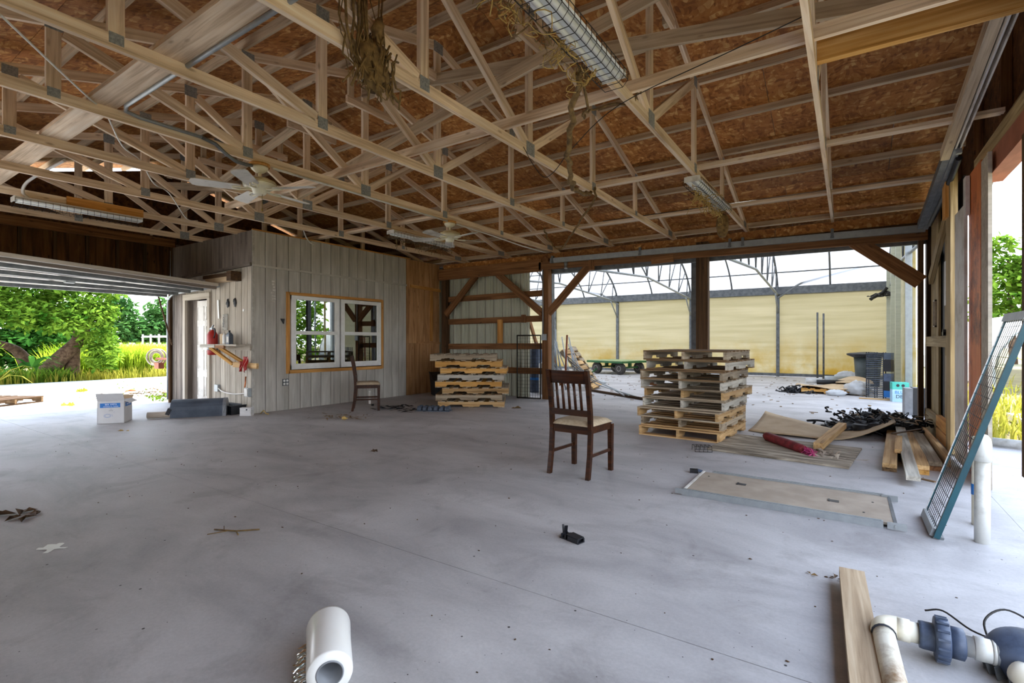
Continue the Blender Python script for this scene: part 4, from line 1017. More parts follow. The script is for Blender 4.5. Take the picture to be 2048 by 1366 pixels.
for k in range(24):
    MB().bar((-.16, -.055, .03+.04*k), (.16, -.055, .045+.04*k), .014, .018).build('slat', 'steel_dark' if k % 5 == 0 else 'navy', rk)
for z, h, mt in ((.9, .14, 'navy'), (.45, .16, 'slate'), (.1, .14, 'bluelabel'), (.7, .25, 'black'), (.27, .2, 'black')):
    MB().span((.17, -.06, z-h/2), (.3, .08, z+h/2)).build('block', mt, rk)
tc_ = thing('trash_can', 'big dark grey trash can with wide rimmed lid in the greenhouse', 'trash can', (.44, 16.6, 0))
MB().lathe([(.26, 0), (.315, .82)], (0, 0, 0), (0, 0, 1), 28).build('body', plain('dark_grey_bin', 0x3c4444, 0x4a5252, 5, .5), tc_)
MB().lathe([(.33, .78), (.47, .84), (.48, .88), (.40, .9), (.1, .93), (0, .93)], (0, 0, 0), (0, 0, 1), 28).build('lid', 'black', tc_)

# debris on the buried pallet
pz = .125
tag(MB().sheet(14, 8, lambda u, v: (-1.05+1.25*u, 13.55+1.0*v, pz+.03+.03*math.sin(u*7+v*3)), True, .006).build('cardboard_scrap', 'card', None), 'buckled cardboard piece on the buried yellow pallet', 'cardboard')
tag(MB().sheet(8, 6, lambda u, v: (-.25+.75*u, 14.4+.8*v, pz+.10+.12*math.sin(u*3)*v), True, .006).build('cardboard_scrap', 'card', None), 'standing cardboard flap behind the plastic bags', 'cardboard')
for x, y, z, r, L, mt, lb, a in ((-.72, 14.75, .22, .07, .35, 'bag', 'short white paper roll on the greenhouse debris', .2), (-.35, 14.7, .20, .06, .6, 'black_soft', 'black film roll beside the white paper roll', .15), (-.25, 15.2, .24, .09, .5, 'galv', 'grey roll of sheeting behind the black film roll', .1)):
    t = thing('roll', lb, 'roll', (x, y, z), a); MB().lathe([(r, -L/2), (r, L/2), (r*.4, L/2), (r*.4, L/2-.05)], (0, 0, 0), (1, 0, 0), 16, False).lathe([(r*.4, -L/2), (r, -L/2)], (0, 0, 0), (1, 0, 0), 16, False).build('sheeting', mt, t)
def bag(label, c, r, mat, seed, n=1):
    rg = random.Random(seed); m = MB(); m.blob((0, 0, r[2]*.9), r, 18, 12, .16, rg)
    return tag(m.build('plastic_bag', mat, None, c), label, 'bag')
bag('crumpled white plastic bag on the floor before the yellow pallet', (-.22, 13.35, 0), (.2, .12, .07), 'bag', 1)
bag('pile of pale crumpled film beside the black plastic pallet', (.18, 13.75, 0), (.26, .3, .17), 'bag', 2)
bag('small bright bag by the foot of the far wall', (.0, 18.3, 0), (.35, .2, .16), 'bag', 3)
m = MB(); tangle(m, 26, lambda: (rg.uniform(-1.2, -.75), rg.uniform(13.4, 13.9), .03), .016, rg, .06)
tag(m.build('hose_scraps', 'black_soft', None), 'black hose scraps left of the buried pallet', 'hose', kind='stuff')
lone_beam('plank', 'thin pale plank under the black plastic pallet', 'board', (.2, 12.95, .012), (1.0, 12.85, .012), .1, .02, 'pallet_a')
for i, (x, dz) in enumerate(((-.83, 2.16), (-.66, 2.12))):
    tag(MB().lathe([(.028, 0), (.028, dz)], (0, 0, 0), (0, 0, 1), 10).build('steel_rod', 'steel_dark', None, (x, 19.2, 0)), ['taller of two upright steel rods before the far wall', 'shorter of two upright steel rods before the far wall'][i], 'rod', 'upright rods')
cm = thing('camera_bracket', 'dark tangled cable bracket fixed high on the greenhouse rib', 'bracket', (.85, 18.4, 2.55))
m = MB().tube([(.1, .0, .25), (0, 0, .1), (-.25, -.1, -.05), (-.3, -.12, -.1)], .05, 7); tangle(m, 14, lambda: (.0, .0, .05), .014, rg, .07); m.build('cables', 'wire', cm)

wg = thing('flat_wagon', 'green flatbed wagon on four balloon tyres in the greenhouse', 'wagon', (-7.2, 18.05, 0), R(-17))
MB().span((-.95, -.75, .42), (.75, .75, .49)).build('deck_frame', 'green', wg); MB().span((-.94, -.74, .49), (.74, .74, .505)).build('deck', 'deck_green', wg)
MB().bar((-.6, -.45, .25), (-.6, .45, .25), .06, .06).bar((-.6, 0, .25), (-.6, 0, .43), .1, .1).build('axle', 'green', wg)
MB().bar((.5, -.45, .25), (.5, .45, .25), .06, .06).bar((.5, 0, .25), (.5, 0, .43), .1, .1).build('axle', 'green', wg)
MB().bar((-.75, -.3, .2), (-.75, -.3, .42), .05, .05).build('leg', 'green', wg)
for x in (-.6, .5):
    for y in (-.55, .55):
        w = MB().lathe([(.1, -.09), (.18, -.085), (.215, -.05), (.22, 0), (.215, .05), (.18, .085), (.1, .09)], (x, y, .22), (0, 1, 0), 20).build('wheel', 'rubber', wg)
        MB().lathe([(.0, -.05), (.09, -.092), (.1, -.085)], (x, y, .22), (0, 1, 0), 14, False).lathe([(.1, .085), (.09, .092), (0, .05)], (x, y, .22), (0, 1, 0), 14, False).build('hub', 'white_dirty', w)
MB().bar((-.6, -.5, .22), (-.3, -1.25, .04), .04, .04).build('drawbar', 'green', wg)

# clutter behind the corner post
for i, (p, q_) in enumerate((((-6.9, 11.0, 2.0), (-6.25, 11.0, .1)), ((-6.7, 11.4, 2.0), (-6.05, 11.3, .1)))):
    lone_beam('leaning_timber', ['dark timber leaning behind the ribbed metal, nearer of two', 'dark timber leaning behind the ribbed metal, farther of two'][i], 'timber', p, q_, .05, .1, 'beam_brown', (0, 1, 0))
tk_ = thing('steel_drum', 'blue-grey upright tank seen through the wire panel', 'tank', (-6.2, 10.3, 0))
MB().lathe([(.14, 0), (.15, .03), (.15, 1.0), (.1, 1.1), (.03, 1.12), (.03, 1.18)], (0, 0, 0), (0, 0, 1), 18).build('body', 'slate', tk_); MB().lathe([(.17, .3), (.17, .36)], (0, 0, 0), (0, 0, 1), 18).build('band', 'bluelabel', tk_)
tag(MB().lathe([(.12, 0), (.13, .02), (.13, .7), (.02, .74)], (0, 0, 0), (0, 0, 1), 16).build('white_jug', 'pvc', None, (-5.85, 10.1, 0)), 'tall white jug beside the blue-grey tank', 'jug')
m = MB(); rg = random.Random(44)
for k in range(16):
    x = rg.uniform(-6.3, -5.5); m.tube([(x, 10.6+rg.uniform(0, .5), 1.2+rg.uniform(-.3, .4)), (x+rg.uniform(.2, .8), 10.3+rg.uniform(0, .3), rg.uniform(.02, .4))], .014, 5)
tag(m.build('pipe_bundle', 'galv', None), 'jumble of thin metal pipes leaning behind the corner post', 'pipes', kind='stuff')
lone_beam('copper_pipe', 'thin reddish pipe upright behind the corner post', 'pipe', (-5.05, 9.6, .3), (-5.0, 9.6, 1.35), .03, .03, 'rust_beam')
m = MB()
for k in range(3): m.tube([(-5.0+.06*k, 9.6, .9-.1*k), (-4.6+.1*k, 9.8, .5-.1*k), (-4.0+.15*k, 10.4, .02)], .012, 5)
tag(m.build('metal_rails', 'galv', None), 'thin bent metal rails slumped beside the corner post', 'rails', kind='stuff')
lone_beam('steel_strip', 'long dark perforated strip lying on the greenhouse floor behind the chair', 'strip', (-5.2, 11.2, .03), (-3.25, 9.95, .03), .05, .05, 'post_dark')
tag(MB().span((-.9, -.25, 0), (.0, .25, .02)).build('floor_panel', 'white_dirty', None, (-2.45, 10.6, 0)), 'pale flat panel on the greenhouse floor beside the pallet stack', 'panel')
bag('white lump of foam on the greenhouse floor under the wagon drawbar', (-5.9, 13.4, 0), (.18, .12, .05), 'bag', 6)

# wire panel by the corner post, black tub, trays
wp = thing('wire_screen', 'black framed wire mesh panel standing against the corner post', 'panel', (-5.63, 9.06, 0), R(8))
for p, q_ in (((-.27, 0, 0), (-.27, 0, 1.35)), ((.27, 0, 0), (.27, 0, 1.35)), ((-.27, 0, .012), (.27, 0, .012)), ((-.27, 0, 1.34), (.27, 0, 1.34))): MB().tube([p, q_], .014, 6).build('frame_bar', 'wire', wp)
m = MB()
for k in range(1, 9): m.tube([(-.27+.06*k, 0, .01), (-.27+.06*k, 0, 1.34)], .0028, 4)
for k in range(1, 18): m.tube([(-.27, 0, .075*k), (.27, 0, .075*k)], .0028, 4)
m.build('mesh', 'wire', wp)
tb_ = thing('black_tub', 'black plastic tub tipped against the brown plywood by the pallets', 'tub', (-7.75, 8.6, 0), R(-35))
MB().prism([(-.16, 0), (.3, 0), (.34, .34), (-.05, .36), (-.36, .5), (-.24, .25)], .3, Matrix(((1, 0, 0, 0), (0, 0, -1, .15), (0, 1, 0, 0), (0, 0, 0, 1)))).build('body', 'black_soft', tb_)
MB().tube([(-.36, -.15, .5), (-.05, -.16, .37), (.34, -.15, .35)], .016, 6).build('rim', 'black', tb_)
cu_ = thing('seed_tray', 'dark blue-black seed tray with shiny cells on the floor by pallets', 'tray', (-6.02, 6.55, 0), R(24))
MB().span((-.3, -.12, 0), (.3, .12, .012)).build('flange', 'navy', cu_)
for i in range(6):
    for j in range(2):
        MB().lathe([(.05, .0), (.046, .03), (.03, .075), (.012, .08), (0, .08)], (-.25+.1*i, -.055+.11*j, .008), (0, 0, 1), 10).build('cell', 'navy', cu_)
m = MB()
for k in range(60):
    p = Vector((rg.gauss(-6.75, .28), rg.gauss(6.35, .16), .004)); a = Vector((rg.gauss(0, .14), rg.gauss(0, .06), rg.uniform(0, .03)))
    m.add([p, p+a, p+a+Vector((.02, .05, .0)), p+Vector((.03, .04, 0))], [(0, 1, 2, 3)])
tag(m.build('torn_netting', 'black_soft', None), 'flat scraps of torn black netting beside the seed tray', 'netting', kind='stuff')
m = MB()
for k in range(70):
    p = Vector((rg.gauss(-6.75, .2), rg.gauss(5.25, .16), .004)); a = Vector((rg.gauss(0, .1), rg.gauss(0, .06), rg.uniform(0, .02)))
    m.add([p, p+a, p+a+Vector((.015, .02, .004))], [(0, 1, 2)])
tag(m.build('plant_litter', 'vine', None), 'dry plant litter on the floor before the dusty chair', 'litter', kind='stuff')
tag(MB().blob((0, 0, .03), (.06, .035, .03), 8, 6, .3).build('dry_lump', 'straw', None, (-6.45, 5.0, 0)), 'pale dry lump among the litter before the dusty chair', 'debris')
tag(MB().span((-.055, -.02, 0), (.055, .02, .26)).build('white_board', 'white_dirty', None, (-7.75, 6.6, 0), (0, 0, R(-40))), 'white board end standing on the floor under the office window', 'board')

# ------------------------------------------------------------------ by the office corner
bx = thing('carton_box', 'open pale carton with blue label band near the garage opening', 'carton', (-9.18, 2.97, 0), R(55))
m = MB(); a, b_, h, th = .165, .17, .33, .006
m.span((-a, -b_, 0), (a, b_, th)); m.span((-a, -b_, 0), (a, -b_+th, h)); m.span((-a, b_-th, 0), (a, b_, h)); m.span((-a, -b_, 0), (-a+th, b_, h)); m.span((a-th, -b_, 0), (a, b_, h))
m.build('carton', 'carton', bx)
MB().box((0, -.195, .39), (.33, .006, .13), Euler((.5, 0, 0)).to_matrix()).build('flap', 'carton', bx)
MB().box((0, .2, .35), (.33, .006, .1), Euler((-.9, 0, 0)).to_matrix()).build('flap', 'card', bx)
MB().box((a+.03, 0, .32), (.09, .33, .006), Euler((0, .5, 0)).to_matrix()).build('flap', 'carton', bx)
MB().span((-.13, -b_-.0015, .235), (.115, -b_, .30)).build('label_band', 'bluelabel', bx); MB().span((a, -.13, .24), (a+.0015, .12, .3)).build('label_band', 'bluelabel', bx)
text('BIX 1MT3', .034, 'whiteink', bx, (0, -b_-.0016, .279), (pi/2, 0, 0)); text('ADHERENT CL. TRADER', .017, 'whiteink', bx, (0, -b_-.0016, .25), (pi/2, 0, 0))
text('BIX 1MT3', .03, 'whiteink', bx, (a+.0017, 0, .272), (pi/2, 0, pi/2)); text('5 PCS', .012, 'ink', bx, (-.0, -b_-.0004, .212), (pi/2, 0, 0)); text('CARTON', .012, 'ink', bx, (0, -b_-.0004, .19), (pi/2, 0, 0))
dm = MB()
for k, r in enumerate((.035, .025)): dm.tube([(-.04+r*1.25*cos(2*pi*i/16), -b_-.0005, .115+r*.75*sin(2*pi*i/16)) for i in range(16)], .0013, 4, closed=True)
dm.tube([(.0, -b_-.0005, .13), (.02, -b_-.0005, .13), (.025, -b_-.0005, .1)], .0013, 4).tube([(.03, -b_-.0005, .16), (.05, -b_-.0005, .17)], .001, 4)
dm.build('printed_drawing', 'bluelabel', bx)
mbx = thing('mailbox', 'dark blue-grey mailbox lying on its side with its post stub', 'mailbox', (-8.78, 3.98, 0), math.atan2(.61, .43))
pf = [(-.15, 0), (.15, 0), (.15, .12)]+[(.15*cos(a_*pi/10), .12+.16*sin(a_*pi/10)) for a_ in range(1, 10)]+[(-.15, .12)]
MB().prism(pf, .76, Matrix(((0, 0, 1, -.38), (1, 0, 0, 0), (0, 1, 0, 0), (0, 0, 0, 1)))).build('body', 'navy', mbx)
MB().prism([(x*1.03, z*1.02) for x, z in pf], .05, Matrix(((0, 0, 1, .345), (1, 0, 0, 0), (0, 1, 0, 0), (0, 0, 0, 1)))).build('rim', 'grey_plastic', mbx)
MB().tube([(.36, -.155, .05), (.38, -.157, .17)], .006, 5).build('latch', 'galv', mbx)
MB().lathe([(.05, 0), (.05, .32), (.042, .32), (.042, .02)], (-.37, -.1, .055), (-1, 0, 0), 16, False).build('post_stub', 'card_grey', mbx)
MB().box((-.4, -.09, .1), (.06, .12, .1), Euler((0, .4, 0)).to_matrix()).build('bracket', 'black', mbx)
ty = thing('black_tray', 'black plastic tray on the floor behind the mailbox', 'tray', (-8.72, 4.42, 0), R(4))
MB().span((-.28, -.14, 0), (.28, .14, .01)).span((-.28, -.14, 0), (.28, -.13, .14)).span((-.28, .13, 0), (.28, .14, .14)).span((-.28, -.14, 0), (-.27, .14, .14)).span((.27, -.14, 0), (.28, .14, .14)).build('body', 'black_soft', ty)
MB().span((-.3, -.16, .14), (.3, -.13, .15)).span((-.3, .13, .14), (.3, .16, .15)).span((.27, -.14, .14), (.3, .14, .15)).build('rim', 'black', ty)
wbx = thing('small_box', 'small worn white box at the foot of the office corner', 'box', (-8.17, 4.42, 0), R(34))
MB().span((-.09, -.05, 0), (.09, .05, .125)).build('body', 'white_trim', wbx); MB().box((0, 0, .128), (.184, .104, .006)).build('lid', 'carton', wbx); MB().blob((.02, -.05, .1), (.015, .004, .012), 6, 5, .3).build('dent', 'ink', wbx)
st_ = tag(MB().tube([(-.1, 0, .01), (-.04, .02, .07), (.02, .03, .015), (.06, .05, .01)], .009, 5).build('bent_strap', 'straw', None, (-8.02, 4.62, 0)), 'bent tan strap on the floor beside the small white box', 'strap')
for i, (x, y, s) in enumerate(((-10.25, 4.3, 1), (-9.85, 4.32, .9))):
    t = thing('bark_curl', ['curled brown bark scrap in front of the office door, farther in', 'curled brown scrap in front of the office door, nearer the shelf'][i], 'debris', (x, y, .0), R(20*i))
    MB().sheet(10, 3, lambda u, v: (-.14*s+.28*s*v, .07*cos(pi*u*1.3+.3), .06+.06*sin(pi*u*1.3+3.3)), True).build('curl', 'rust_post', t)

# ------------------------------------------------------------------ on the office side wall
YW = YO
sh = thing('wall_shelf', 'rough wooden wall shelf on two diagonal struts', 'shelf', (-8.85, YW, 1.15))
beam('board', (-.6, -.13, 0), (.58, -.13, 0), .26, .025, 'siding_pale', sh); beam('front_edge', (-.6, -.265, -.02), (-.1, -.265, -.02), .025, .05, 'pallet_w', sh); beam('front_edge', (-.09, -.255, -.03), (.2, -.255, -.03), .03, .05, 'beam_brown', sh)
beam('cleat', (-.1, -.02, -.05), (.58, -.02, -.05), .03, .08, 'siding_pale', sh)
beam('strut', (-.3, -.25, -.04), (.02, -.03, -.33), .05, .04, 'pallet_c', sh, (0, 1, 0)); beam('strut', (.02, -.25, -.04), (.42, -.03, -.31), .05, .04, 'pallet_c', sh, (0, 1, 0))
beam('rail', (.06, -.03, -.335), (.80, -.03, -.345), .04, .09, 'pallet_a', sh)
rc = thing('red_bandana', 'red cloth knotted over the rail beneath the wall shelf', 'cloth', (-8.35, YW-.06, .83))
MB().sheet(8, 10, lambda u, v: (-.12+.09*u*(1-.3*v)+.03*sin(v*5), -.035-.02*sin(u*7+v*4), .05-.17*v), True, .004).sheet(8, 10, lambda u, v: (.02+.16*u*(1-.5*v)+.02*sin(7*v), -.05-.02*sin(u*8+5*v), .13-.27*v*(1-.3*u)), True, .004).build('cloth', 'red', rc)
MB().tube([(.07, -.04, -.2), (.08, -.05, -.3), (.06, -.05, -.38)], .012, 5).build('tassel', 'rust_post', rc)
fe = thing('fire_extinguisher', 'red fire extinguisher hung on the office side wall below shelf', 'extinguisher', (-9.38, YW-.1, .97))
MB().lathe([(.06, 0), (.082, .015), (.085, .05), (.085, .36), (.06, .41), (.025, .43), (.025, .45)], (0, 0, 0), (0, 0, 1), 20).build('cylinder', 'red', fe)
MB().lathe([(.0865, .09), (.0865, .15)], (0, 0, 0), (0, 0, 1), 20).build('label', 'galv', fe)
MB().box((0, 0, .465), (.05, .04, .04)).bar((-.08, 0, .45), (.04, 0, .53), .025, .012).bar((-.08, 0, .47), (.02, 0, .50), .025, .01).build('handle', 'galv', fe)
MB().tube(smooth_path([(.02, 0, .47), (.1, -.01, .46), (.11, -.01, .38), (.09, -.02, .3)], 4), .011, 6).build('hose', 'black', fe)
bt = thing('bottle', 'dark grey square bottle with pale label on the wall shelf', 'bottle', (-8.72, YW-.14, 1.163))
MB().span((-.05, -.035, 0), (.05, .035, .16)).box((0, 0, .18), (.1, .07, .04), None, .45).build('body', 'navy', bt); MB().lathe([(.017, .2), (.017, .235)], (0, 0, 0), (0, 0, 1), 10).build('cap', 'black', bt); MB().span((-.03, -.0365, .03), (.035, -.035, .13)).build('label', 'paper', bt)
b2 = thing('bottle', 'slim white bottle standing beside the dark grey bottle', 'bottle', (-8.84, YW-.16, 1.163))
MB().lathe([(.03, 0), (.032, .01), (.032, .15), (.015, .17), (.015, .19)], (0, 0, 0), (0, 0, 1), 14).build('body', 'white', b2)
cbx = tag(MB().span((-.07, -.04, 0), (.07, .04, .18)).build('cardboard_box', 'card', None, (-9.0, YW-.09, 1.163)), 'small brown cardboard box at the back of the wall shelf', 'box')
sg = thing('paper_sign', 'curled grey-white paper sign with drawn letters above the shelf', 'sign', (-9.12, YW-.012, 1.55))
MB().sheet(6, 6, lambda u, v: (-.09+.18*u, -.02*sin(pi*u), -.14+.28*v), True, .002).build('sheet', 'paper', sg); text('OPEN', .07, 'ink', sg, (.0, -.03, 0), (pi/2, pi/2, 0))
tag(beam('white_strip', (-9.33, YW-.015, 1.62), (-9.36, YW-.015, 1.95), .012, .045, 'white', None), 'narrow white strip nailed to the boards beside the door', 'strip')
for i, x in enumerate((-9.04, -8.8)):
    t = thing('knot_plate', ['dark ragged knot hole plate, nearer the door', 'dark ragged knot hole plate, nearer the corner'][i], 'plate', (x, YW-.008, 1.88))
    MB().blob((0, 0, 0), (.05, .012, .07), 9, 7, .35).build('knot', 'black_soft', t)
tag(MB().lathe([(.022, 0), (.022, .006)], (0, 0, 0), (0, -1, 0), 12).build('white_button', 'white', None, (-8.53, YW-.002, 1.74)), 'small white oval plate on the boards near the office corner', 'plate')
ol = thing('outlet_box', 'grey outlet box low on the wall joined by a loose cable', 'outlet', (-9.36, YW-.025, .38))
MB().box((0, 0, 0), (.11, .05, .12)).box((-.08, .01, 0), (.06, .03, .12)).build('box', 'galv', ol); MB().tube(smooth_path([(.05, -.01, 0), (.25, -.03, -.05), (.6, -.03, -.07), (.98, -.01, -.04)], 5), .011, 6).build('cable', 'cable', ol)
o2 = thing('outlet_box', 'weatherproof outlet box low beside the office corner', 'outlet', (-8.34, YW-.03, .36)); MB().box((0, 0, 0), (.12, .06, .14)).build('box', 'galv', o2); MB().box((0, -.035, 0), (.09, .015, .12)).build('cover', 'white_dirty', o2)
o3 = thing('outlet_plate', 'double outlet plate on the grey boards under the windows', 'outlet', (XO+.004, 5.16, .49))
MB().box((.0, 0, 0), (.012, .12, .12)).build('plate', 'steel_dark', o3)
for y in (-.028, .028):
    for z in (-.028, .028): MB().lathe([(.02, 0), (.02, .004)], (.006, y, z), (1, 0, 0), 12).build('socket', 'white', o3)
tag(MB().prism([(0, 0), (.07, 0), (.055, -.09)], .03, Matrix(((0, 0, 1, 0), (1, 0, 0, 0), (0, 1, 0, 0), (0, 0, 0, 1)))).build('black_bracket', 'black', None, (XO+.001, 5.06, 1.61)), 'small black triangular bracket left of the office windows', 'bracket')
wl2 = thing('wall_lamp', 'sooty wall light fixture over the office door boards', 'lamp', (-9.1, YW-.08, 2.3))
MB().span((-.5, -.08, .02), (.42, .08, .08)).build('housing', 'post_dark', wl2); MB().span((-.45, -.06, -.05), (.36, .06, .02)).build('diffuser', 'card', wl2); MB().span((.36, -.1, -.06), (.5, .08, .1)).build('end_cap', 'post_dark', wl2)
fp = MB(); rg = random.Random(5)
for k in range(8):
    z = 1.9+.05*k; fp.box((XO+.0015, 4.93+rg.uniform(-.02, .02), z), (.003, rg.uniform(.03, .07), .03))
fp.build('paint_marks', 'white_dirty', wo)

# ------------------------------------------------------------------ garage door raised inside the left opening
gd_ = thing('garage_door', 'raised white sectional garage door hanging sagging under the trusses', 'garage door', (XL, 4.5, 2.17))
def gp(u, y): return Vector((.1+1.95*u, y, -.02+.05*u+(-y)*(.055*u)))            # u: 0 at the wall, 1 at the inner edge
for k in range(4):
    u0, u1 = k/4+.004, (k+1)/4-.004; A, B, C, D = gp(u0, -5.2), gp(u1, -5.2), gp(u1, -.05), gp(u0, -.05); Z = Vector((0, 0, .03))
    MB().add([A, B, C, D, A+Z, B+Z, C+Z, D+Z], [(0, 3, 2, 1), (4, 5, 6, 7), (0, 1, 5, 4), (1, 2, 6, 5), (2, 3, 7, 6), (3, 0, 4, 7)]).build('door_section', 'white_dirty', gd_)
for u, dz, w in ((.06, -.05, .05), (.3, -.05, .05), (.55, -.05, .05), (.8, -.05, .05)):
    beam('strut', gp(u, -5.2)+Vector((0, 0, dz)), gp(u, -.1)+Vector((0, 0, dz)), w, .06, 'steel_dark', gd_)
beam('lip', gp(1, -5.2)+Vector((.02, 0, 0)), gp(1, -.05)+Vector((.02, 0, 0)), .05, .05, 'siding_pale', gd_)
beam('lip_underside', gp(.97, -5.2)+Vector((0, 0, -.05)), gp(.97, -.05)+Vector((0, 0, -.05)), .1, .05, 'siding_dark', gd_)
for k in range(1, 4):
    for y in (-.3, -1.1, -1.9, -2.7): MB().box(gp(k/4, y)+Vector((0, 0, -.02)), (.09, .06, .02)).build('hinge', 'galv', gd_)
for y in (-.02, ):
    MB().tube(smooth_path([(.06, y, -2.1), (.06, y, -.35), (.12, y, -.12), (.3, y, -.03)], 4)+[gp(1, y)+Vector((0, 0, -.02))], .022, 6).build('track', 'galv', gd_)
MB().tube([gp(.5, -1.8)+Vector((0, 0, -.06)), gp(.55, -.4)+Vector((0, 0, -.06))], .012, 5).box(gp(.5, -1.8)+Vector((0, 0, -.07)), (.1, .12, .05)).build('latch_bar', 'galv', gd_)
MB().tube([(.62, -.2, 0), (.62, -.2, .75)], .006, 4).build('chain', 'galv', gd_)
tube_thing('prop_pole', 'thin dark pole hanging slantwise in the garage opening', 'pole', [(-11.1, 4.28, 2.09), (-10.95, 4.46, 1.14)], .016, 'post_dark', 6)
hr = thing('hose_reel', 'round metal hose reel on the outer wall beyond the door jamb', 'reel', (-11.75, 4.5, .84))
m = MB()
for rr, off in ((.16, -.05), (.16, .05), (.1, 0), (.13, 0)):
    m.tube([(rr*cos(2*pi*k/20)*.8+.6*off, rr*cos(2*pi*k/20)*.6-.8*off, .05+rr*sin(2*pi*k/20)) for k in range(20)], .018, 6, closed=True)
m.build('reel', 'siding_pale', hr); MB().box((.12, .0, -.12), (.2, .1, .12)).bar((.0, .0, .02), (.46, .08, .02), .04, .04).build('bracket', 'rust_beam', hr)
# ------------------------------------------------------------------ lamps, fans, conduit and cables in the trusses
def strip_light(label, loc, L, rotz, dead=False):
    t = thing('strip_light', label, 'lamp', loc, rotz)                         # runs along local Y, hangs below z=0
    MB().prism([(-.09, -.045), (-.055, 0), (.055, 0), (.09, -.045), (.075, -.05), (.045, -.03), (-.045, -.03), (-.075, -.05)], L, Matrix(((1, 0, 0, 0), (0, 0, 1, -L/2), (0, 1, 0, 0), (0, 0, 0, 1)))).build('housing', 'white', t)
    for x in (-.04, .04):
        MB().tube([(x, -L/2+.03, -.055), (x, L/2-.03, -.055)], .018, 10).build('tube', 'white', t)
    for y in (-L/2, L/2): MB().box((0, y, -.035), (.17, .012, .06)).build('end_plate', 'white_dirty', t)
    m = MB(); w = [(-.1, -.03), (-.1, -.085), (-.065, -.125), (.065, -.125), (.1, -.085), (.1, -.03)]
    n = int(L/.07)
    for k in range(n+1): m.tube([(x, -L/2+L*k/n, z) for x, z in w], .0022, 4)
    for x, z in w: m.tube([(x, -L/2, z), (x, L/2, z)], .0024, 4)
    tag(m.build('cage', 'wire', t), kind=None)
    return t
s1 = strip_light('long strip light in a wire cage choked with dry vines, over the floor middle', (-1.33, 2.02, 3.055), 2.44, 0)
s2 = strip_light('short strip light in a straw-clogged cage near the greenhouse opening', (-1.42, 6.5, 3.05), 1.5, R(-1.5))
s3 = strip_light('strip light in a bent wire cage beside the orange scab board', (-8.63, 2.42, 3.02), 1.35, 0)
s4 = strip_light('caged strip light hung behind the farther ceiling fan', (-6.22, 6.48, 3.035), 1.5, 0)
lone_beam('scab_board', 'bright orange board nailed to the truss over the caged strip light', 'board', (-8.705, 2.28, 3.10), (-8.705, 3.16, 3.10), .02, .12, 'pine_orange')
lone_beam('scab_board', 'orange blocking board against the truss beside the vine-choked strip light', 'board', (-1.385, 1.7, 3.14), (-1.385, 3.05, 3.14), .025, .13, 'pine_orange')
rg = random.Random(77)
def dry(label, c, box, n, r, amp, mats, name='dry_vine'):
    t = thing(name, label, 'vine', c)
    for mt in mats:
        m = MB(); tangle_free(m, n, lambda: tuple(rg.uniform(-b_, b_) for b_ in box), r, amp); tag(m.build('strands', mt, t), kind='stuff')
    return t
def tangle_free(m, n, fn, r, amp, seg=5):
    for _ in range(n):
        p = Vector(fn()); pts = [p]
        for k in range(seg):
            p = p+Vector((rg.gauss(0, amp), rg.gauss(0, amp), rg.gauss(-amp*.25, amp))); pts.append(p)
        m.tube(smooth_path(pts, 2), r*rg.uniform(.5, 1.4), 4)
dry('dry straw and vine tangled in the cage of the long strip light', (-1.42, 2.15, 2.94), (.05, .95, .03), 60, .003, .03, ('straw', 'vine'))
dry('straw nest spilling from the cage of the short strip light', (-1.45, 6.6, 2.93), (.03, .7, .03), 70, .0035, .03, ('straw',))
dry('straw and dead leaves in the cage behind the farther ceiling fan', (-6.3, 6.5, 2.93), (.04, .65, .03), 60, .0035, .03, ('vine',))
nb = thing('wasp_nest', 'brown hanging nest at the inner end of the short strip light', 'nest', (-1.44, 7.38, 2.95))
MB().lathe([(.02, .02), (.07, -.02), (.085, -.12), (.07, -.24), (.04, -.3)], (0, 0, 0), (0, 0, 1), 12).build('nest', 'vine', nb)
vc = thing('dead_vine', 'clump of dead brown vine hanging over a bottom chord', 'vine', (-2.60, 2.2, 3.13))
m = MB()
for k in range(60):
    y = rg.gauss(.02, .1); pts = [(rg.uniform(.0, .06), y, rg.uniform(-.02, .1))]; x = pts[0][0]
    if k % 3 == 0: pts.insert(0, (.0, y+rg.gauss(0, .05), .3+rg.uniform(0, .15)))
    for j in range(4): pts.append((.03+rg.gauss(0, .025), y*.8+rg.gauss(.01*j, .025), -.07*(j+1)+rg.gauss(0, .03)))
    m.tube(smooth_path(pts, 2), .006*rg.uniform(.5, 1.6), 5)
tag(m.build('strands', 'vine', vc), kind='stuff')
m = MB(); m.blob((.04, .02, -.12), (.03, .12, .16), 9, 8, .3, rg); m.blob((.03, .06, .12), (.03, .05, .1), 7, 6, .3, rg); m.build('leaf_mat', 'vine', vc)
def rope(label, pts, r, mat, name='dead_vine', cat='vine', k=6, n=6, wob=0):
    P = smooth_path(pts, k); b = P[0].copy()
    P = [p-b+Vector((rg.gauss(0, wob), rg.gauss(0, wob), rg.gauss(0, wob))) for p in P]
    return tag(MB().tube(P, r, n).build(name, mat, None, b), label, cat)
rope('twisted dead vine hanging from the long strip light down to a web', [(-1.45, 2.95, 2.95), (-1.75, 3.4, 2.72), (-2.0, 3.9, 2.65), (-2.3, 4.6, 2.75), (-2.5, 5.2, 2.9), (-2.6, 5.6, 3.02)], .022, 'vine', wob=.012)
rope('thin dead vine crossing beside the twisted one to the brace', [(-1.42, 3.0, 2.96), (-1.6, 3.35, 2.86), (-1.75, 3.75, 3.1), (-1.45, 3.85, 3.12), (-1.3, 3.8, 3.2)], .009, 'vine', wob=.01)
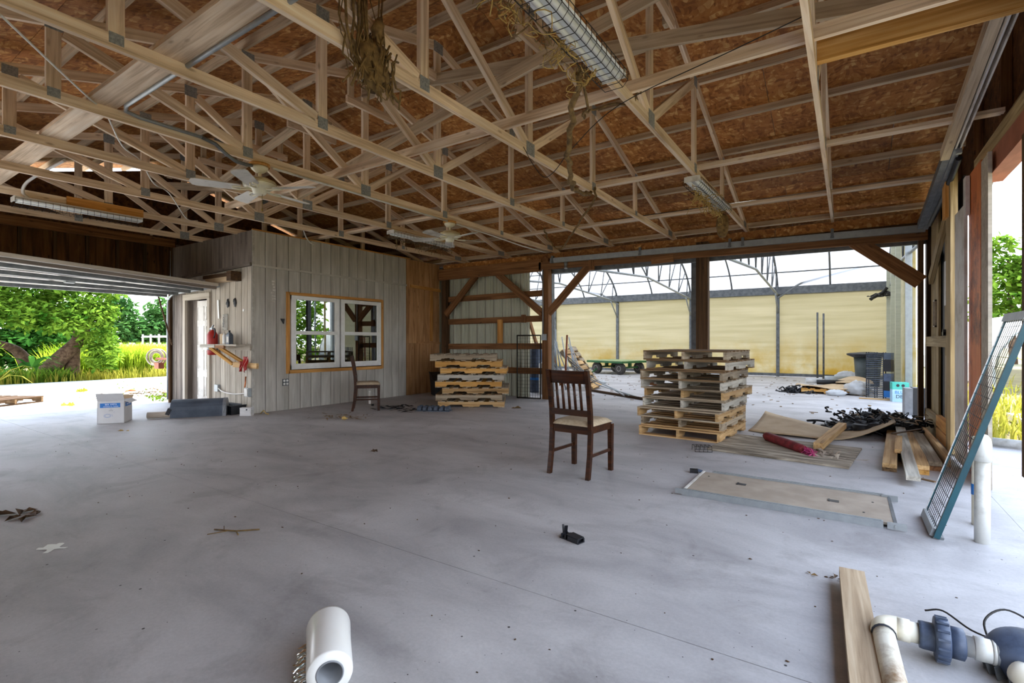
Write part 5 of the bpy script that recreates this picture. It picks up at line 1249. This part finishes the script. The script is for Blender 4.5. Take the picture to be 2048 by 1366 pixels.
rope('slack vine rope sagging between two bottom chords by the back wall', [(-2.6, 5.72, 3.12), (-2.62, 5.75, 2.98), (-3.1, 6.3, 2.84), (-3.6, 6.9, 2.75), (-3.84, 7.1, 2.68), (-3.95, 7.0, 2.8), (-3.9, 6.7, 2.95)], .014, 'vine', wob=.008)
rope('thin black wire looping under the trusses beside the strip light', [(-2.62, 4.12, 3.1), (-2.5, 4.1, 2.9), (-2.35, 4.05, 2.74), (-2.15, 3.9, 2.72), (-1.9, 3.75, 2.82), (-1.45, 3.65, 3.02), (-.6, 3.5, 3.1), (-.2, 3.45, 3.15)], .0035, 'wire', 'black_wire', 'wire')
rope('thin white cable drooping through the trusses towards the strip light', [(-3.86, .73, 3.0), (-4.4, 1.1, 3.04), (-5.0, 1.46, 3.13), (-5.15, 1.6, 3.12), (-5.7, 1.9, 3.06), (-6.3, 2.26, 3.15), (-6.6, 2.5, 3.02), (-7.2, 2.9, 3.1), (-7.9, 3.4, 2.98), (-8.74, 3.93, 3.16)], .007, 'cable', 'white_cable', 'cable')
rope('grey cable dropping to the caged strip light by the orange board', [(-7.52, 1.95, 3.3), (-8.0, 1.9, 3.26), (-8.5, 1.85, 3.2), (-8.66, 1.84, 3.1), (-8.66, 1.9, 3.02)], .018, 'cable', 'grey_cable', 'cable')
rope('white plastic cable tail dangling over the office wall top', [(-7.52, 5.0, 3.1), (-7.9, 5.3, 3.07), (-8.0, 5.45, 2.99), (-8.1, 5.6, 2.97)], .01, 'cable', 'white_cable', 'cable')
def conduit(label, pts, r, mat, name='conduit'):
    b = Vector(pts[0]); return tag(MB().tube([Vector(p)-b for p in pts], r, 8).build(name, mat, None, b), label, 'conduit')
conduit('grey steel conduit running beside the wide bleached plank', [(-1.4, 1.66, 3.12), (-3.8, 1.66, 3.135), (-4.9, 1.66, 3.135), (-5.0, 1.69, 3.13), (-5.035, 1.8, 3.125), (-5.035, 2.3, 3.125)], .016, 'galv')
conduit('dark flexible conduit bending down to the nearer fan', [(-5.035, 2.3, 3.125), (-5.03, 2.42, 3.1), (-5.025, 2.52, 3.03), (-5.03, 2.62, 2.99), (-5.06, 2.74, 3.0), (-5.08, 2.82, 3.02)], .018, 'steel_dark')
conduit('pale conduit running under the truss chord between both fans', [(-5.05, 3.0, 3.04), (-5.05, 5.8, 3.035)], .014, 'white_dirty')
conduit('sagging white cable run from the farther fan to the back wall', [(-5.05, 6.0, 3.03), (-5.0, 6.9, 3.0), (-4.98, 7.8, 2.965), (-5.0, 8.6, 2.98), (-5.05, 9.0, 3.04)], .012, 'cable')
conduit('dark grey pipe lying along a brace by the back wall', [(-3.4, 7.84, 3.2), (.82, 7.92, 3.2)], .03, 'steel_dark', 'grey_pipe')
conduit('black hose pair slung under the door rail, upper', [(.90, 6.5, 3.0), (.905, 7.4, 2.86), (.89, 8.5, 2.74)], .028, 'black', 'black_hose')

pc = thing('conduit', 'steel conduit with small box running down the corner post', 'conduit', (-5.31, 9.105, 1.3))
MB().tube([(0, 0, .06), (0, 0, 1.46)], .014, 8).build('pipe', 'galv', pc); MB().box((.03, 0, 0), (.1, .06, .13)).build('switch_box', 'galv', pc)
def fan(label, loc, rotz):
    t = thing('ceiling_fan', label, 'fan', loc, rotz)              # origin at the ceiling plate
    MB().lathe([(.10, 0), (.10, -.03)], (0, 0, 0), (0, 0, 1), 20).build('mount_block', 'pine_orange', t)
    MB().lathe([(.085, -.03), (.08, -.055), (.045, -.085), (.018, -.09)], (0, 0, 0), (0, 0, 1), 20).build('canopy', 'cream', t)
    MB().lathe([(.014, -.08), (.014, -.16)], (0, 0, 0), (0, 0, 1), 10).build('downrod', 'cream', t)
    mo = MB().lathe([(.02, -.145), (.10, -.155), (.155, -.185), (.16, -.2), (.155, -.235), (.12, -.255), (.07, -.265), (.065, -.3), (.05, -.315), (0, -.315)], (0, 0, 0), (0, 0, 1), 26).build('motor_housing', 'cream', t)
    for z, r in ((-.178, .152), (-.192, .16), (-.206, .161)): MB().lathe([(r, z), (r+.003, z-.003), (r, z-.006)], (0, 0, 0), (0, 0, 1), 26, False).build('brass_band', 'brass', mo)
    for k in range(5):
        a = 2*pi*k/5; c_, s_ = cos(a), sin(a)
        Rm = Matrix.Rotation(a, 3, 'Z') @ Matrix.Rotation(R(11), 3, 'X')
        P = [(.17, -.045), (.2, -.06), (.56, -.075), (.60, -.06), (.62, 0), (.60, .06), (.56, .075), (.2, .06), (.17, .045)]
        mm = Matrix.Translation((0, 0, -.265)) @ Rm.to_4x4()
        b_ = MB().prism(P, .007, mm).build('blade', 'white_dirty', t)
        ar = MB()
        for y in (-.03, .03): ar.tube([mm @ Vector(p) for p in ((.07, y*.3, .006), (.13, y*.7, -.006), (.19, y, -.008), (.25, y*.4, -.006))], .008, 5)
        ar.build('blade_arm', 'cream', t)
    MB().tube([(.03, 0, -.31), (.03, 0, -.46)], .0018, 4).lathe([(.006, -.49), (.009, -.475), (.004, -.46)], (.03, 0, 0), (0, 0, 1), 8).build('pull_chain', 'brass', t)
    return t
fan('nearer cream ceiling fan, its blades level with the truss chords', (-5.08, 2.88, 3.05), R(25))
fan('farther cream ceiling fan, hanging in front of a caged strip light', (-5.08, 5.88, 3.05), R(60))

# ------------------------------------------------------------------ foreground right: screen gate, vent pipes, board, pump line
gt = thing('screen_gate', 'teal framed wire screen panel leaning by the right-hand opening', 'panel', (.44, 4.24, 0))
T0, T1 = Vector((0, 0, .01)), Vector((.41, 0, 1.36))
def gq(v, y): return T0+(T1-T0)*v+Vector((0, y, 0))
NZ = Vector((-.957, 0, .288))
beam('side_frame', gq(0, -.235)-NZ*.01, gq(1, -.235)-NZ*.01, .03, .03, 'teal', gt, NZ)
beam('side_frame', gq(0, .235), gq(1, .235), .022, .012, 'teal', gt, NZ)
beam('end_frame', gq(0, -.24)-NZ*.02, gq(0, .24)-NZ*.02, .03, .05, 'steel_dark', gt, NZ); beam('end_channel', gq(.015, -.22)+NZ*.012, gq(.015, .22)+NZ*.012, .05, .02, 'galv', gt, NZ)
beam('end_frame', gq(1, -.25), gq(1, .25), .05, .03, 'galv', gt, NZ); beam('edge_strip', gq(0.01, .222)+NZ*.008, gq(1, .222)+NZ*.008, .005, .005, 'carton', gt, NZ)
m = MB()
for k in range(1, 9): m.tube([gq(0.02, -.22+.44*k/9)+NZ*.006, gq(.99, -.22+.44*k/9)+NZ*.006], .002, 4)
for k in range(1, 22): m.tube([gq(k/22, -.22)+NZ*.006, gq(k/22, .22)+NZ*.006], .002, 4)
m.build('screen_wires', 'wire', gt)
vp = thing('vent_pipe', 'white capped pipe standing upright by the screen panel, nearer one', 'pipe', (.672, 4.09, 0))
MB().lathe([(.038, 0), (.038, .50)], (0, 0, 0), (0, 0, 1), 20).build('pipe', 'pvc', vp)
MB().lathe([(.044, .49), (.045, .585), (.04, .625), (.024, .648), (0, .655)], (0, 0, 0), (0, 0, 1), 20).build('cap', 'pvc', vp)
v2 = thing('vent_pipe', 'dirtier second upright pipe just behind the capped one', 'pipe', (.705, 4.46, 0))
MB().lathe([(.026, 0), (.026, .58), (0, .59)], (0, 0, 0), (0, 0, 1), 16).build('pipe', 'pvc_stained', v2); MB().lathe([(.028, .2), (.028, .27)], (0, 0, 0), (0, 0, 1), 16).build('blue_mark', 'bluelabel', v2)

lone_beam('plank', 'short rough timber plank lying beside the pump pipework', 'board', (.015, 3.02, .055), (.075, 1.6, .055), .105, .045, 'plank_pale')
lone_beam('plank_rest', 'dark batten tucked beneath the rough timber plank', 'board', (-.0, 2.9, .016), (.07, 1.6, .016), .05, .03, 'post_dark')
pu = thing('pump_line', 'white stained pipe elbow with grey union running to pump', 'pipework', (.115, 2.47, 0))
MB().tube(smooth_path([(0, -.06, .08), (0, -.03, .08), (.006, .0, .08), (.03, .02, .08), (.07, .02, .08)], 4), .042, 16).build('elbow', 'pvc_stained', pu)
MB().tube([(0, -.055, .08), (.03, -.7, .065)], .037, 16).build('pipe', 'pvc_stained', pu)
MB().lathe([(.041, -.006), (.041, .006)], (.0, -.062, .08), (.04, -1, 0), 16).build('joint_ring', 'ink', pu)
A = lambda x: (x, .02+.0*x, .08)
MB().lathe([(.042, 0), (.042, .04), (.037, .04), (.037, .09)], A(.045), (1, 0, 0), 20).build('coupling', 'pvc_stained', pu)
un = MB().lathe([(.048, 0), (.05, .01), (.05, .05), (.056, .05)], A(.112), (1, 0, 0), 20).build('union_body', 'slate', pu)
MB().lathe([(.056, 0), (.076, .002), (.078, .02), (.078, .04), (.07, .045)], A(.157), (1, 0, 0), 24).build('union_nut', 'slate', pu)
rb = MB()
for k in range(16): rb.box((A(.18)[0], .02+.078*cos(2*pi*k/16), .08+.078*sin(2*pi*k/16)), (.036, .008, .008), Matrix.Rotation(2*pi*k/16, 3, 'X'))
tag(rb.build('nut_ribs', 'slate', pu), kind='stuff')
MB().lathe([(.056, 0), (.056, .04), (.046, .045)], A(.202), (1, 0, 0), 20).build('union_tail', 'slate', pu)
MB().lathe([(.036, 0), (.036, .03), (.041, .03), (.041, .075), (.037, .078), (.043, .078), (.043, .09)], A(.242), (1, 0, 0), 20).build('adapter', 'pvc', pu)
MB().lathe([(.042, 0), (.045, .005), (.045, .05)], A(.327), (1, 0, 0), 20).build('pump_inlet', 'galv', pu)
pm = thing('pump', 'blue-grey finned pump housing at the end of the pipework', 'pump', (.525, 2.52, -.02))
MB().lathe([(0, .09), (.04, .088), (.075, .075), (.098, .05), (.103, .02), (.1, 0), (.08, -.05)], (0, 0, .09), (-.25, -.1, 1), 28).build('volute', 'slate', pm)
for k in range(18):
    a = 2*pi*k/18; MB().bar((.055*cos(a), .055*sin(a)-.0, .06), (.112*cos(a), .112*sin(a), .045), .005, .05).build('fin', 'steel_dark', pm)
MB().lathe([(.05, -.09), (.05, .02)], (0, 0, .09), (0, 0, 1), 18).build('foot', 'navy', pm)
MB().lathe([(.04, 0), (.043, .02), (.043, .06), (.034, .06), (.034, .3)], (-.035, -.1, .085), (.55, -.83, -.02), 20).build('outlet_pipe', 'pvc_stained', pm)
rope('thin black wire curling on the floor behind the pump', [(.50, 2.63, .06), (.42, 2.75, .03), (.34, 2.83, .05), (.28, 2.84, .03)], .004, 'wire', 'thin_wire', 'wire')
rope('thin wire hoop standing up beside the pump', [(.46, 2.62, .03), (.45, 2.7, .1), (.52, 2.76, .14), (.6, 2.74, .11), (.62, 2.66, .05)], .004, 'wire', 'thin_wire', 'wire')

# ------------------------------------------------------------------ stretch-wrap roll in front
ro = thing('stretch_film_roll', 'white roll of stretch film with open core lying nearest the camera', 'roll', (-1.585, 1.165, 0))
ax = Vector((-1.71, 1.25, .086))-Vector((-1.47, 1.08, .078)); c0 = Vector((-1.47, 1.08, .076))-Vector((-1.585, 1.165, 0)); Lr = ax.length; axn = ax.normalized()
M['film_white'] = plain('white_stretch_film', 0xe4e2dc, 0xeceae6, 3, .25)
MB().lathe([(.046, .0), (.074, 0), (.0765, .008), (.078, Lr*.6), (.082, Lr*.95), (.08, Lr), (.046, Lr)], c0, axn, 40, False).build('film', 'film_white', ro)
MB().lathe([(.046, Lr), (.046, -.002), (.041, -.004), (.041, Lr)], c0, axn, 30, False).build('core', 'grey_plastic', ro)
def crumple(u, v):
    a = pi*1.05+.55*u; rr = .086+.014*sin(23*u+37*v)+.03*u*abs(sin(19*v+9*u))+.012*cos(41*v-13*u)+.03*u*u
    X, Y, Z = frame(axn, (0, 0, 1)); p = c0+axn*(Lr*(.02+.75*v))+Y*(-cos(a)*rr)+Z*(sin(a)*rr*.9)
    p.z = max(p.z, .003); return p
MB().sheet(22, 40, crumple, False).build('loose_film', 'wrap', ro)

# ------------------------------------------------------------------ litter on the floor
def bits(name, label, cat, c, n, spread, size, mat, seed, kind=None, flat=.25):
    rg = random.Random(seed); m = MB()
    for _ in range(n):
        p = Vector((rg.gauss(0, spread), rg.gauss(0, spread*.6), .004)); a = rg.uniform(0, 2*pi); L = size*rg.uniform(.5, 1.4); d = Vector((cos(a), sin(a), 0)); s = Vector((-sin(a), cos(a), 0))*L*.22
        m.add([p, p+d*L*.5+s+Vector((0, 0, L*flat)), p+d*L, p+d*L*.5-s+Vector((0, 0, L*flat*.6))], [(0, 1, 2), (0, 2, 3)])
    return tag(m.build(name, mat, None, c), label, cat, None, kind)
bits('dry_leaf_clump', 'dark dry leaf clump on the floor at the frame edge', 'leaf', (-4.77, 1.0, 0), 9, .07, .13, 'post_dark', 1)
bits('dry_leaf', 'pale dry leaf on the floor in front of the open carton', 'leaf', (-8.15, 2.75, 0), 3, .02, .1, 'straw', 2)
bits('dry_leaf', 'small brown leaf on the floor left of the rough plank', 'leaf', (-.16, 3.02, 0), 2, .01, .03, 'vine', 3)
bits('dry_leaf', 'tiny curled leaf near the end of the rough plank', 'leaf', (-.06, 3.04, 0), 4, .015, .035, 'post_dark', 4)
bits('dry_leaf', 'dark leaf lying alone in the middle of the floor', 'leaf', (-4.3, 3.75, 0), 2, .02, .1, 'post_dark', 6)
bits('wood_chip', 'brown splinter on the floor before the left pallet stack', 'splinter', (-5.0, 7.6, 0), 2, .05, .16, 'vine', 7)
tw = thing('twig', 'forked dry twig lying on the bare floor', 'twig', (-3.25, 1.66, 0), R(28))
MB().tube([(-.13, .02, .006), (-.05, 0, .012), (.03, .0, .01), (.16, .045, .008)], .005, 5).tube([(-.05, 0, .012), (-.1, .07, .01)], .003, 4).tube([(.03, 0, .01), (.08, -.05, .006)], .004, 4).tube([(-.02, 0, .01), (-.12, -.06, .005)], .003, 4).build('stem', 'vine', tw)
pt = tag(MB().sheet(8, 6, lambda u, v: (.12*(u-.5)+.02*sin(9*v), .09*(v-.5)*(1+.4*sin(7*u)), .0025), False).build('paint_splash', 'white', None, (-3.88, .95, 0)), 'white paint splash on the concrete floor at far left', 'splash')
rg = random.Random(55); m = MB()
for _ in range(300):
    x, y = rg.uniform(-8, .8), rg.uniform(1.3, 8.8); r = rg.uniform(.002, .006)
    m.blob((x, y, r*.4), (r*rg.uniform(.7, 2), r, r*.5), 5, 4, .3, rg)
tag(m.build('floor_grit', 'post_dark', None), 'scattered dark crumbs and grit over the concrete floor', 'grit', kind='stuff')
m = MB()
for _ in range(260):
    x, y = rg.uniform(-9, .8), rg.uniform(9.8, 19); r = rg.uniform(.01, .04)
    m.box((x, y, .004), (r*rg.uniform(1, 4), r, .008), Matrix.Rotation(rg.uniform(0, 3), 3, 'Z'))
tag(m.build('greenhouse_grit', 'vine', None), 'scattered leaf scraps over the greenhouse floor', 'grit', kind='stuff')
bits('dry_scrap', 'reddish dry scrap out on the sunny yard', 'debris', (-14.5, 4.9, 0), 3, .05, .2, 'rust_post', 9)
bits('weed_tuft', 'yellow weed tuft growing in the yard joint', 'weed', (-15.3, 4.3, 0), 16, .08, .09, 'grass', 10, 'stuff', .8)
bits('weed_tuft', 'yellow weed tuft near the pallet out on the yard', 'weed', (-12.2, 3.2, 0), 12, .05, .07, 'grass', 12, 'stuff', .8)
bits('weed_tuft', 'low weed tuft far out on the sunny yard', 'weed', (-18.0, 3.2, 0), 18, .2, .12, 'grass', 13, 'stuff', .8)

# ------------------------------------------------------------------ lettering becomes plain mesh
bpy.context.view_layer.update()
dg = bpy.context.evaluated_depsgraph_get()
for o in [o for o in bpy.data.objects if o.type == 'FONT']:
    me = bpy.data.meshes.new_from_object(o.evaluated_get(dg)); n = put('lettering', me, o.parent, o.location, o.rotation_euler)
    bpy.data.objects.remove(o)
